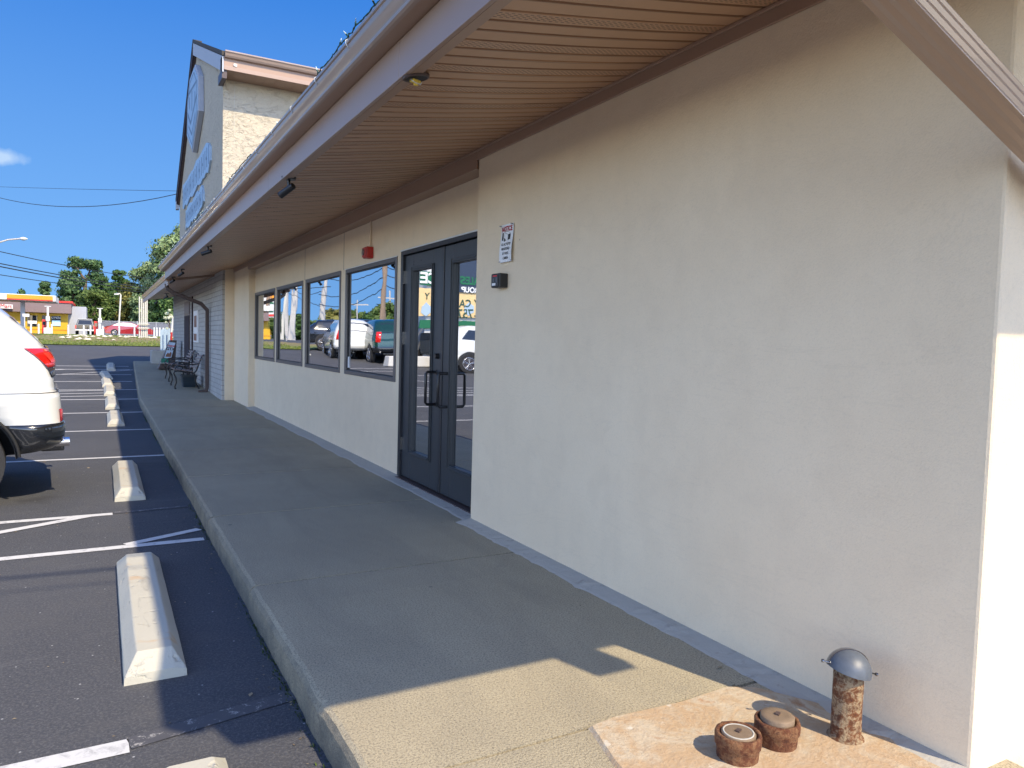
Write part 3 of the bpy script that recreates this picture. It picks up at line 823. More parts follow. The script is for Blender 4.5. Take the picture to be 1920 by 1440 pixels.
# notice sign (slightly buckled sheet)
t = thing('notice_sign', (2.40, 4.45, 1.89), 'small white NOTICE sign with red heading and camera picture on beige wall', 'sign')
mb = MB(); n1, n2 = 6, 12; y0, y1, z0, z1 = 4.36, 4.53, 1.885, 2.14
def sgx(u, v): return 2.396-.007*math.sin(v*PI*1.5+.6)*(.4+.6*abs(u*2-1))
vs = [(sgx(i/n1, j/n2)+dd, y1+(y0-y1)*i/n1, z0+(z1-z0)*j/n2) for dd in (0, .0015) for j in range(n2+1) for i in range(n1+1)]
m = n1+1; K = m*(n2+1)
fs = [(j*m+i, j*m+i+1, (j+1)*m+i+1, (j+1)*m+i) for j in range(n2) for i in range(n1)]
mb.add(vs, fs+[tuple(K+q for q in f[::-1]) for f in fs], True)
W(mb, 'sheet', 'sign_white', t, recalc=False)
def stxt(s, size, z, mat, name, bold=0, sx=1.0, y=4.445):
    M = frame((2.3905, y, z), (0, -1, 0), (0, 0, 1))
    mb = text_mb(s, size, M, .0006, bold, sx)
    mb.v = [(sgx((y1-p[1])/(y1-y0), (p[2]-z0)/(z1-z0))-.0018, p[1], p[2]) for p in mb.v]
    W(mb, name, mat, t, recalc=False)
stxt('NOTICE', .046, 2.107, 'sign_red', 'heading', .0016, .86)
stxt('ALL ACTIVITIES', .0235, 2.005, 'sign_black', 'lettering', .0004, .80)
stxt('MONITORED', .0235, 1.974, 'sign_black', 'lettering', .0004, .80)
stxt('BY VIDEO', .0235, 1.943, 'sign_black', 'lettering', .0004, .80)
stxt('CAMERA', .0235, 1.912, 'sign_black', 'lettering', .0004, .80)
def sg2(pts, mat='sign_black'):
    mb = MB(); xs = [(sgx((y1-p[0])/(y1-y0), (p[1]-z0)/(z1-z0))-.002, p[0], p[1]) for p in pts]
    mb.add(xs, [tuple(range(len(xs)))]); return mb
mb = MB()
for pts in ([(4.508, 2.085), (4.488, 2.085), (4.488, 2.032), (4.508, 2.036)], [(4.478, 2.050), (4.452, 2.036), (4.462, 2.024), (4.476, 2.028)],
            [(4.425, 2.068), (4.392, 2.074), (4.392, 2.036), (4.425, 2.032)], [(4.478, 2.086), (4.445, 2.094), (4.444, 2.0925), (4.478, 2.0845)],
            [(4.445, 2.094), (4.392, 2.078), (4.392, 2.0765), (4.446, 2.0925)], [(4.478, 2.086), (4.425, 2.071), (4.425, 2.0695), (4.478, 2.0845)]):
    q = sg2(pts); mb.add(q.v, q.f)
W(mb, 'camera_picture', 'sign_black', t, recalc=False)
mb = MB()
for y in (y0+.006, y1-.006):
    for z in (z0+.007, z1-.007): mb.cyl((2.398, y, z), (2.385, y, z), .004)
W(mb, 'screw', 'bright_metal', t)
# black access box
t = thing('access_keypad', (2.40, 4.49, 1.71), 'black box with small labels mounted below the NOTICE sign', 'keypad')
W(MB().box(2.345, 2.409, 4.43, 4.555, 1.712, 1.808), 'housing', 'black_plastic', t, bevel=.006)
W(MB().box(2.340, 2.3448, 4.445, 4.545, 1.722, 1.80), 'front_plate', 'black_metal', t, bevel=.002)
W(MB().box(2.338, 2.3396, 4.46, 4.52, 1.785, 1.795), 'red_label', 'sign_red', t)
W(MB().box(2.338, 2.3396, 4.48, 4.53, 1.725, 1.742), 'white_label', 'sign_white', t)
W(MB().box(2.338, 2.3396, 4.455, 4.475, 1.745, 1.78).box(2.338, 2.3396, 4.50, 4.52, 1.75, 1.775), 'button', 'window_frame_metal', t)
# fire alarm
t = thing('fire_alarm', (2.53, 7.7, 2.2), 'red fire alarm horn high on the wall above the nearest window', 'fire alarm')
W(MB().box(2.455, 2.529, 7.66, 7.80, 2.205, 2.325), 'box', 'alarm_red', t, bevel=.008)
W(MB().box(2.44, 2.456, 7.67, 7.79, 2.215, 2.315), 'cover', 'alarm_red', t, bevel=.006)
W(MB().cyl((2.43, 7.73, 2.265), (2.441, 7.73, 2.265), .035, .035, 16), 'bell', 'bright_metal', t)
W(MB().cyl((2.515, 7.73, 2.325), (2.515, 7.73, 2.62), .009, None, 8), 'conduit', 'stucco_paint', t)
# soffit spot cameras / floods
def flood(x, y, z, label, s=1.0, tilt=.45, yaw=.6):
    t = thing('security_camera', (x, y, z), label, 'camera', 'black spot cameras under the eave')
    W(MB().cyl((x, y, z), (x, y, z-.018*s), .055*s, .05*s, 20), 'base', 'black_metal', t)
    W(MB().cyl((x, y, z-.018*s), (x, y, z-.075*s), .012*s, .012*s, 10), 'stem', 'black_metal', t)
    d = Vector((-math.sin(yaw)*math.cos(tilt), math.cos(yaw)*math.cos(tilt), -math.sin(tilt)))
    c = Vector((x, y, z-.09*s)); a = c-d*.05*s; b = c+d*.085*s
    W(MB().cyl(a, b, .024*s, .026*s, 16), 'barrel', 'black_plastic', t)
    W(MB().cyl(b, b+d*.006, .021*s, .027*s, 16), 'lens', 'lamp_smoke', t)
    return t
flood(1.23, 5.75, sz(1.23), 'nearest black spot camera hanging under the brown soffit')
flood(1.24, 10.7, sz(1.24), 'second black spot camera under the eave, before the window row ends', 1.0, .3, .9)
flood(1.28, 14.9, sz(1.28), 'third black spot camera under the eave near the gutter corner', 1.0, .3, .5)
flood(1.30, 17.1, sz(1.30), 'black spot camera right above the top elbow of the brown downspout', 1.0, .3, .5)
flood(1.42, 20.6, sz(1.42)-.2, 'black spot camera under the lower eave beyond the downspout', 1.0, .3, .5)
flood(1.42, 24.4, sz(1.42)-.2, 'farthest black spot camera, under the end of the lower eave', 1.0, .3, .5)
# open can light
x, y = 1.245, 3.21; z = sz(x)
t = thing('recessed_light', (x, y, z), 'open round light hole with yellow wire connector in the brown soffit', 'light')
vs = [(x+.052*math.cos(a)*1.0, y+.052*math.sin(a), sz(x+.052*math.cos(a))-.022) for a in np.linspace(0, 2*PI, 25)[:-1]]
W(MB().add(vs, [tuple(range(24))]), 'hole', 'sign_black', t)
rr = [[(x+r_*math.cos(a), y+r_*math.sin(a), sz(x+r_*math.cos(a))-dz) for a in np.linspace(0, 2*PI, 25)[:-1]] for r_, dz in ((.050, .020), (.053, .026), (.060, .024), (.061, .012))]
W(MB().loft(rr, True, True), 'rim', 'dark_brown_metal', t)
M_ = Matrix.Rotation(.3, 3, 'Z')
W(MB().obox((x-.004, y, z-.036), (.044, .03, .012), M_).obox((x+.004, y+.012, z-.044), (.016, .02, .012), Matrix.Rotation(.9, 3, 'Z')), 'connector', 'yellow_socket', t, bevel=.003)
W(MB().tube([(x-.03, y-.01, z-.034), (x-.012, y-.022, z-.05), (x+.015, y-.018, z-.052), (x+.028, y, z-.034)], .0022, 5), 'loose_wire', 'white_plastic', t)
# string of lights on the gutter
t = thing('string_lights', (1.08, 3.5, 2.8), 'green string of small pale Christmas bulbs along the gutter top', 'string lights')
mb = MB(); mb2 = MB(); mb3 = MB(); pts = []; rs = random.Random(3)
y = 3.0
while y < 17.2:
    vis = max(0, math.sin(y*1.9+.8))**.7
    pts.append((1.062+.012*rs.random(), y, 2.797+vis*.03+.010*rs.random())); y += .035 if y < 6 else .07
mb.tube(pts, .0032, 5); mb.tube([(p[0]+.004*math.sin(p[1]*60), p[1], p[2]+.005*math.cos(p[1]*60)) for p in pts], .0028, 5)
for p in pts[::4]:
    if rs.random() > .25+.6*max(0, math.sin(p[1]*1.9+.8)): continue
    d = Vector((rs.uniform(-.8, .3), rs.uniform(-.8, .8), rs.uniform(.1, 1))).normalized(); a = Vector(p)
    mb2.cyl(a, a+d*.018, .0045, .0045, 6); mb3.cyl(a+d*.018, a+d*.038, .0038, .0012, 6)
W(mb, 'cable', 'wire_green', t); W(mb2, 'bulb_socket', 'wire_green', t); W(mb3, 'bulb', 'bulb_white', t)
# brick front banner
t = thing('wall_placard', (2.17, 21.0, 1.5), 'narrow white placard fixed to the painted brick beside the entrance', 'sign')
W(MB().box(2.14, 2.178, 20.6, 21.5, 1.15, 1.98), 'board', 'sign_white', t, bevel=.004)
W(MB().box(2.134, 2.139, 20.75, 21.3, 1.55, 1.85).box(2.134, 2.139, 20.75, 21.35, 1.2, 1.38), 'picture', 'brown_picture', t)
# shield sign on the gable
t = thing('shield_sign', (2.1, 21, 7), 'tall pale blue eight sided shield sign high on the gable', 'sign')
sh = [(21.65, 8.12), (20.5, 8.12), (19.70, 7.62), (19.60, 6.75), (21.0, 6.05), (22.4, 6.75), (22.3, 7.62)]
W(MB().prism(sh, lambda u, v, q: (q, u, v), 2.05, 2.178), 'case', 'grey_wall', t, bevel=.015)
c_ = (21.0, 7.15)
def scl(k): return [(c_[0]+(a-c_[0])*k, c_[1]+(b-c_[1])*k) for a, b in sh]
W(MB().prism(scl(.93), lambda u, v, q: (q, u, v), 2.035, 2.049), 'face', 'sign_panel_blue', t)
mb = MB(); mo = scl(.84); mi = scl(.80); n = len(mo)
for i in range(n):
    j = (i+1) % n; mb.add([(2.032, *mo[i]), (2.032, *mo[j]), (2.032, *mi[j]), (2.032, *mi[i])], [(0, 1, 2, 3)])
for (a, b, w_) in (((20.0, 7.55), (21.9, 7.75), .07), ((19.95, 7.2), (21.3, 6.85), .09), ((21.3, 6.85), (22.1, 7.3), .09), ((20.2, 6.85), (21.0, 6.5), .07), ((21.0, 6.5), (21.8, 6.9), .07), ((20.3, 7.4), (20.3, 7.1), .1), ((21.0, 7.6), (21.0, 7.1), .1), ((21.6, 7.6), (21.6, 7.3), .1)):
    A = Vector(a); Bv = Vector(b); d = (Bv-A).normalized(); nn = Vector((-d.y, d.x))*w_/2
    q = [A-nn, Bv-nn, Bv+nn, A+nn]; mb.add([(2.031, p.x, p.y) for p in q], [(0, 1, 2, 3)])
W(mb, 'emblem', 'letter_seam', t)
t = thing('gable_lettering', (2.14, 21.5, 5), 'two rows of pale blue contour cut lettering low on the gable', 'sign')
def scallop(y0, y1, z0, z1, n, seed, round_end=True):
    rs = random.Random(seed); top = []; bot = []
    for i in range(n+1):
        u = i/n; y = y0+(y1-y0)*u
        top.append((y, z1+(rs.random()-.5)*.10 - (.25 if i == 0 else 0))); bot.append((y, z0+(rs.random()-.5)*.12 + (.12 if i == 0 else 0)))
    return top+bot[::-1]
for (a, b, c, d, n, sd) in ((18.15, 24.6, 5.12, 5.80, 18, 2), (19.4, 23.7, 4.42, 4.98, 14, 5)):
    pl = scallop(a, b, c, d, n, sd)
    bk = W(MB().prism([(p[0], p[1]) for p in pl], lambda u, v, q: (q, u, v), 2.135, 2.179), 'letter_row', 'sign_panel_blue', t)
    mb = MB()
    for k in range(n):
        y = a+(b-a)*(k+.5)/n; mb.box(2.128, 2.134, y-.02, y+.02, c+.12, d-.12)
        if k % 2: mb.box(2.128, 2.134, y+.02, y+.16, (c+d)/2-.03, (c+d)/2+.03)
    W(mb, 'letter', 'letter_seam', bk)

# ------------------------------------------------------------------ drain caps and overflow pipe
def lathe(mb, c, prof, n=32, smooth=True, jit=0, seed=0):
    rs = np.random.default_rng(seed)
    rings = [[(c[0]+(r_*(1+jit*rs.normal()))*math.cos(a), c[1]+(r_*(1+jit*rs.normal()))*math.sin(a), c[2]+z) for a in np.linspace(0, 2*PI, n+1)[:-1]] for r_, z in prof]
    return mb.loft(rings, True, smooth, True)
def cap(x, y, label, lift, seed):
    t = thing('drain_cap', (x, y, .01), label, 'drain cap', 'rusty drain cleanout caps')
    W(lathe(MB(), (x, y, .008), [(.066, 0), (.067, .02), (.069, .036), (.070, .040), (.0735, .046), (.0745, .076), (.072, .083), (.063, .084), (.060, .078), (.059, .070)], 40, True, .016, seed), 'collar', 'rusty_iron', t)
    a = .082+lift
    pl = W(lathe(MB(), (x, y, .008), [(.055, .065), (.056, a-.004), (.052, a), (.036, a+.0015), (.0005, a+.0015)], 36, True, .004, seed+1), 'plug', 'cap_brass', t)
    if lift < .004: W(lathe(MB(), (x, y, .008), [(.050, a-.002), (.050, a+.002), (.045, a+.002), (.045, a-.002)], 36), 'ring', 'planter_concrete', pl)
    W(MB().obox((x, y, a+.012), (.020, .014, .006), Matrix.Rotation(.4, 3, 'Z')), 'square_socket', 'dark_brown_metal', pl)
cap(1.806, 1.672, 'left rusty drain cap with flush grey plug in the stained pad', .002, 1)
cap(1.990, 1.675, 'right rusty drain cap with raised pale plug, next to the pipe', .016, 5)
px_, py_ = 2.24, 1.595
t = thing('vent_pipe', (px_, py_, 0), 'short rusty vent pipe with grey dome cover standing at the wall foot', 'pipe')
W(lathe(MB(), (px_, py_, .0), [(.064, .0), (.060, .012), (.0495, .022), (.0485, .12), (.049, .20), (.0485, .245), (.034, .245)], 40, True, .010, 9), 'pipe', 'rusty_pipe_paint', t)
# half-dome cover tilted toward the wall
dm = MB(); rings = []
for k in range(9):
    a = PI/2*k/8; r_ = .072*math.cos(a)+.0002; z = .070*math.sin(a)
    rings.append([(r_*math.cos(q), r_*math.sin(q), z*1.02) for q in np.linspace(0, 2*PI, 41)[:-1]])
dm.loft(rings, True, True); dm.loft([[(p[0]*.95, p[1]*.95, p[2]*.95) for p in r_] for r_ in rings], True, True)
dm.add(rings[0]+[(p[0]*.95, p[1]*.95, p[2]) for p in rings[0]], [(i, (i+1) % 40, 40+(i+1) % 40, 40+i) for i in range(40)])
MR = Matrix.Rotation(R(13), 3, Vector((.485, .875, 0)))
def mv(mb, M, c): mb.v = [tuple(M @ Vector(p)+Vector(c)) for p in mb.v]; return mb
dc = (px_-.004, py_-.003, .245)
dome = W(mv(dm, MR, dc), 'dome_cover', 'grey_plastic', t, recalc=False)
sh_ = MB(); rg_ = []
for k in range(9):
    a = PI/2*k/8; r_ = .0755*math.cos(a)+.0002; z = .0745*math.sin(a)
    rg_.append([(r_*math.cos(q), r_*math.sin(q), z) for q in np.linspace(R(-26), R(148), 25)])
sh_.loft(rg_, False, True); sh_.loft([[(p[0]*.955, p[1]*.955, p[2]*.955) for p in q_] for q_ in rg_], False, True)
sh_.add([p for q_ in (rg_[::1]) for p in (q_[0], tuple(v*.955 for v in q_[0]))], [(2*i, 2*i+1, 2*i+3, 2*i+2) for i in range(8)])
sh_.add([p for q_ in (rg_[::1]) for p in (q_[-1], tuple(v*.955 for v in q_[-1]))], [(2*i, 2*i+1, 2*i+3, 2*i+2) for i in range(8)])
W(mv(sh_, MR, dc), 'rear_shell', 'lamp_smoke', t, recalc=False)  # shade of the dome's back half put into this dark colour
bm_ = MB()
for a in (R(151), R(-29)):
    d = Vector((math.cos(a), math.sin(a), .0)); bm_.cyl(d*.066+Vector((0, 0, .010)), d*.095+Vector((0, 0, .010)), .0028, None, 8); bm_.cyl(d*.093+Vector((0, 0, .010)), d*.099+Vector((0, 0, .010)), .006, None, 8); bm_.cyl(d*.069+Vector((0, 0, .010)), d*.074+Vector((0, 0, .010)), .0065, None, 6)
W(mv(bm_, MR, dc), 'screw', 'bright_metal', t)

# ------------------------------------------------------------------ wheel stops
def stop_mesh(seed=0, sy=1.0):
    rs = random.Random(seed); w, h, L = .122, .105, 1.80
    sec = [(-w, 0), (-w*.98, .035), (-w*.58, h), (w*.58, h), (w*.98, .035), (w, 0)]
    rings = []
    for y, k, zk in ((0, 1, 0), (.002, 1, .45), (.075, .93, 1.0), (.09, .93, 1.0)):
        rings.append([(x*(1 if zk < 1 else 1), y+(0 if z < .04 else (.07*(z-.035)/.07 if y < .05 else 0)), min(z, .035 if zk < .5 else z)) for x, z in sec])
    # front: vertical foot, sloping nose, body, mirrored at the far end
    def ring(y0, topz, f): return [(x*f, y0, min(z, topz)) for x, z in sec]
    def nose(yb, s):
        return [[(x, yb, 0 if z == 0 else min(z, .045)) for x, z in sec],
                [(x*(.97 if z > .05 else 1), yb+s*(.10 if z > .05 else .012), z) for x, z in sec]]
    a = nose(0, 1); b = nose(L, -1)
    mid = [[(x+rs.uniform(-.001, .001), .10+(L-.2)*k/10, max(0, z+rs.uniform(-.0015, .0015)) if z > 0 else 0) for x, z in sec] for k in range(1, 10)]
    mb = MB().loft(a+mid+b[::-1], True, False, True); return mb
sx = .19
def stop(x, y, label, rz=0, seed=0):
    o = stop_mesh(seed).build('wheel_stop', 'stop_concrete', bevel=.006)
    o.location = (x, y, g(y+.9)-.002 if y < 14 else g(y)); o.rotation_euler = (math.atan2(g(y+1.8)-g(y), 1.8), 0, rz)
    tag(o, label, 'wheel stop', 'concrete wheel stops in a row beside the kerb'); return o
stop(.245, .80, 'concrete wheel stop whose pale tip just shows at the bottom edge of the photo', 0, 11)
stop(.197, 3.40, 'whole pale wheel stop in the foreground, half lit and half shaded', 0, 1)
stop(.213, 7.25, 'second pale wheel stop, right after the white V shaped marking', .0, 2)
stop(.19, 13.2, 'first wheel stop of the far cluster, beside the white car', .0, 3)
stop(.17, 16.0, 'second wheel stop of the far cluster, behind the first', .0, 4)
stop(.15, 18.7, 'middle pale wheel stop of the far cluster', .0, 5)
stop(.12, 20.8, 'wheel stop between the middle one and the farthest sunlit one', .015, 6)
stop(.14, 22.9, 'farthest sunlit wheel stop, turned slightly left', .05, 7)
stop(.24, 25.6, 'last wheel stop, fully in the shadow of the gable', 0, 8)

# ------------------------------------------------------------------ benches, tub, planter, stand, posts
def bench(x0, y0, label):
    z0 = pv(y0+.5); t = thing('park_bench', (x0, y0, z0), label, 'bench', 'iron benches against the brick wall')
    for y in (y0, y0+1.15):
        mb = MB()
        mb.tube([(x0+.0, y, z0+.01), (x0-.015, y, z0+.05), (x0+.02, y, z0+.15), (x0+.01, y, z0+.27), (x0-.035, y, z0+.36), (x0-.02, y, z0+.41), (x0+.05, y, z0+.425), (x0+.22, y, z0+.40), (x0+.40, y, z0+.375)], .017, 8)
        mb.tube([(x0+.40, y, z0+.375), (x0+.45, y, z0+.43), (x0+.50, y, z0+.58), (x0+.55, y, z0+.72), (x0+.59, y, z0+.80), (x0+.63, y, z0+.81)], .018, 8)
        mb.tube([(x0+.40, y, z0+.375), (x0+.43, y, z0+.28), (x0+.44, y, z0+.15), (x0+.49, y, z0+.05), (x0+.51, y, z0+.01)], .017, 8)
        mb.tube([(x0-.02, y, z0+.41), (x0+.0, y, z0+.50), (x0+.06, y, z0+.57), (x0+.2, y, z0+.585), (x0+.38, y, z0+.58), (x0+.5, y, z0+.60)], .014, 8)
        mb.tube([(x0+.10, y, z0+.42), (x0+.16, y, z0+.50), (x0+.24, y, z0+.47), (x0+.32, y, z0+.50), (x0+.38, y, z0+.42)], .010, 6)
        mb.cyl((x0+.0, y, z0), (x0+.0, y, z0+.02), .026).cyl((x0+.51, y, z0), (x0+.51, y, z0+.02), .026)
        W(mb, 'end_frame', 'black_metal', t)
    mb = MB()
    for k in range(6):
        x = x0+.01+k*.07; mb.obox((x, y0+.575, z0+.452-k*.008), (.05, 1.2, .018), Matrix.Rotation(.11, 3, 'Y'))
    W(mb, 'seat', 'bench_wood', t, bevel=.004)
    mb = MB()
    for k in range(5):
        mb.obox((x0+.452+k*.034, y0+.575, z0+.50+k*.07), (.016, 1.2, .045), Matrix.Rotation(.40, 3, 'Y'))
    W(mb, 'backrest', 'bench_wood', t, bevel=.004)
    return t
bench(1.50, 18.95, 'nearer dark iron bench with slatted seat, next to the downspout')
bench(1.51, 20.95, 'farther dark iron bench, behind the nearer one')
x, y = 1.86, 19.75; z = pv(y)
t = thing('plastic_tub', (x, y, z), 'dark blue grey plastic tub tucked under the nearer bench', 'tub')
rr = [[(x+a*.17*k, y+b*.25*k, z+h) for a, b in ((-1, -.85), (-.9, -1), (.9, -1), (1, -.85), (1, .85), (.9, 1), (-.9, 1), (-1, .85))] for k, h in ((.80, 0), (.98, .25), (1.06, .25), (1.06, .285), (.98, .285), (.9, .1))]
W(MB().loft(rr, True, False, True), 'body', 'tub_plastic', t)
t = thing('concrete_planter', (1.75, 27.8, .36), 'low rectangular concrete planter at the end of the pavement', 'planter')
zb = .34
mb = MB(); mb.box(1.44, 2.15, 27.55, 27.62, zb, .79).box(1.44, 2.15, 28.2, 28.27, zb, .79).box(1.44, 1.51, 27.62, 28.2, zb, .79).box(2.08, 2.15, 27.62, 28.2, zb, .79)
W(mb, 'box', 'planter_concrete', t, bevel=.01); W(MB().box(1.51, 2.08, 27.62, 28.2, zb, .70), 'soil', 'bark', t)
# oil display stand with slanted poster
t = thing('display_stand', (1.85, 25.2, .26), 'slanted advertising stand with white GTX poster before the planter', 'sign')
P0 = (1.58, 25.0, .62); 
mb = MB().prism([(1.50, .28), (1.96, .28), (2.02, 1.17), (1.84, 1.17)], lambda u, v, q: (u, q, v), 25.06, 25.55)
W(mb, 'stand', 'dark_brown_metal', t, bevel=.01)
def pst(px, py): return at(px, py, 25.0)
c4 = [pst(308, 671), pst(320.5, 672), pst(329, 642.5), pst(317, 641.5)]
def lerp4(u, v, off=0):
    a = np.array(c4[0])*(1-u)+np.array(c4[1])*u; b = np.array(c4[3])*(1-u)+np.array(c4[2])*u
    p = a*(1-v)+b*v; return (p[0], p[1]-off, p[2])
W(MB().add([lerp4(u, v, o) for o in (0, .02) for u, v in ((0, 0), (1, 0), (1, 1), (0, 1))], [(0, 1, 2, 3), (7, 6, 5, 4), (0, 4, 5, 1), (1, 5, 6, 2), (2, 6, 7, 3), (3, 7, 4, 0)]), 'poster', 'pale_blue', t)
def ptext(s, size, v, mat, name, u=.5):
    c = Vector(lerp4(u, v, .024)); xd = Vector(c4[1])-Vector(c4[0]); yd = Vector(c4[3])-Vector(c4[0]); yd -= xd*yd.dot(xd)/xd.dot(xd)
    W(text_mb(s, size, frame(c, xd, yd), .002, .004), name, mat, t)
ptext('Castrol', .062, .78, 'sign_red', 'lettering'); ptext('GTX', .12, .58, 'sign_black', 'lettering')
W(MB().add([lerp4(u, v, .024) for u, v in ((.1, .08), (.9, .08), (.9, .3), (.7, .42), (.5, .28), (.3, .36), (.1, .2))], [tuple(range(7))]), 'picture', 'brown_picture', t)
b0 = at(302, 677.5, 25.0); b1 = at(315, 680, 25.0)
W(MB().box(b0[0], b1[0], 24.9, 25.06, b1[2], b0[2]+.09), 'green_shelf', 'poster_teal', t)
W(MB().box(b0[0]-.02, b1[0], 24.87, 25.06, b1[2]-.02, b1[2]), 'shelf_edge', 'old_white', t)
# pale posts stacked beyond the planter
grp = 'pale posts standing beyond the planter'
for k, (px, top, nm) in enumerate(((302.5, 618, 'leftmost pale post of the bundle beyond the planter'), (306, 617, 'second pale post of the bundle beyond the planter'), (309.5, 616, 'middle pale post of the bundle beyond the planter'), (313, 618, 'fourth pale post of the bundle beyond the planter'), (317, 616, 'rightmost pale post of the bundle beyond the planter'))):
    Y = 31+.3*(k % 2); a = at(px, top, Y)
    tag(MB().box(a[0]-.035, a[0]+.035, Y-.035, Y+.035, g(Y), a[2]).build('pale_post', 'sign_panel_blue', bevel=.006), nm, 'post', grp)
Y = 31.5; a = at(302, 626, Y); b = at(320, 627, Y)
tag(MB().box(a[0], b[0], Y+.05, Y+.08, a[2]-.06, a[2]).build('post_rail', 'sign_panel_blue', bevel=.005), 'pale horizontal rail behind the bundle of pale posts', 'rail')
a = at(326, 614, 33); b = at(320, 598, 33)
t = thing('marker_post', (a[0], 33, g(33)), 'leaning white marker post with red foot by the brick corner', 'post')
c0 = at(321.5, 623, 33); c1 = at(324.5, 596, 33); c2 = at(321, 640, 33)
W(MB().cyl(c2, c0, .04), 'red_foot', 'alarm_red', t); W(MB().cyl(c0, c1, .04), 'shaft', 'white_plastic', t)

# ------------------------------------------------------------------ cars
def slices(levels, n=40, rc=.3, fc=.35):
    """levels: (z, rear x, front x, half width); car points to -X, returns rings of plan outlines"""
    out = []
    for z, xr, xf, w in levels:
        r = min(rc, w*.9, abs(xr-xf)/2.1); f_ = min(fc, w*.9, abs(xr-xf)/2.1); pts = []
        for cx, cy, rr_, a0 in ((xr-r, w-r, r, 0), (xf+f_, w-f_, f_, 90), (xf+f_, -w+f_, f_, 180), (xr-r, -w+r, r, 270)):
            for k in range(9):
                a = R(a0+[0, 90][0]+90*k/8)
                pts.append((cx+rr_*math.cos(a), cy+rr_*math.sin(a), z))
        out.append(pts)
    return out
def interp(tab, z): return float(np.interp(z, [p[0] for p in tab], [p[1] for p in tab]))
def wheel(c, r, parent, side, wmat='wheel_alloy'):
    x, y, z = c
    w_ = W(MB().cyl((x, y, z), (x, y+side*.001, z), r).cyl((x, y-side*.20, z), (x, y, z), r, r, 36), 'wheel', 'tyre', parent, bevel=.02)
    mb = MB().cyl((x, y+side*.001, z), (x, y+side*.008, z), r*.70, r*.68, 30)
    W(mb, 'rim', 'lamp_smoke', w_)
    mb = MB().cyl((x, y+side*.008, z), (x, y+side*.02, z), r*.13, r*.12, 12)
    for k in range(5):
        a = 2*PI*k/5+.3
        for da in (-.14, .14):
            d = Vector((math.cos(a+da), 0, math.sin(a+da)))
            mb.cyl(Vector((x, y+side*.012, z))+d*r*.1, Vector((x, y+side*.012, z))+d*r*.66, .016, .014, 6)
    rr_ = [[(x+q*r*math.cos(a), y+side*dd, z+q*r*math.sin(a)) for a in np.linspace(0, 2*PI, 31)[:-1]] for q, dd in ((.71, .006), (.70, .02), (.64, .02), (.63, .006))]
    mb.loft(rr_, True, True)
    W(mb, 'spokes', wmat, w_)
    return w_
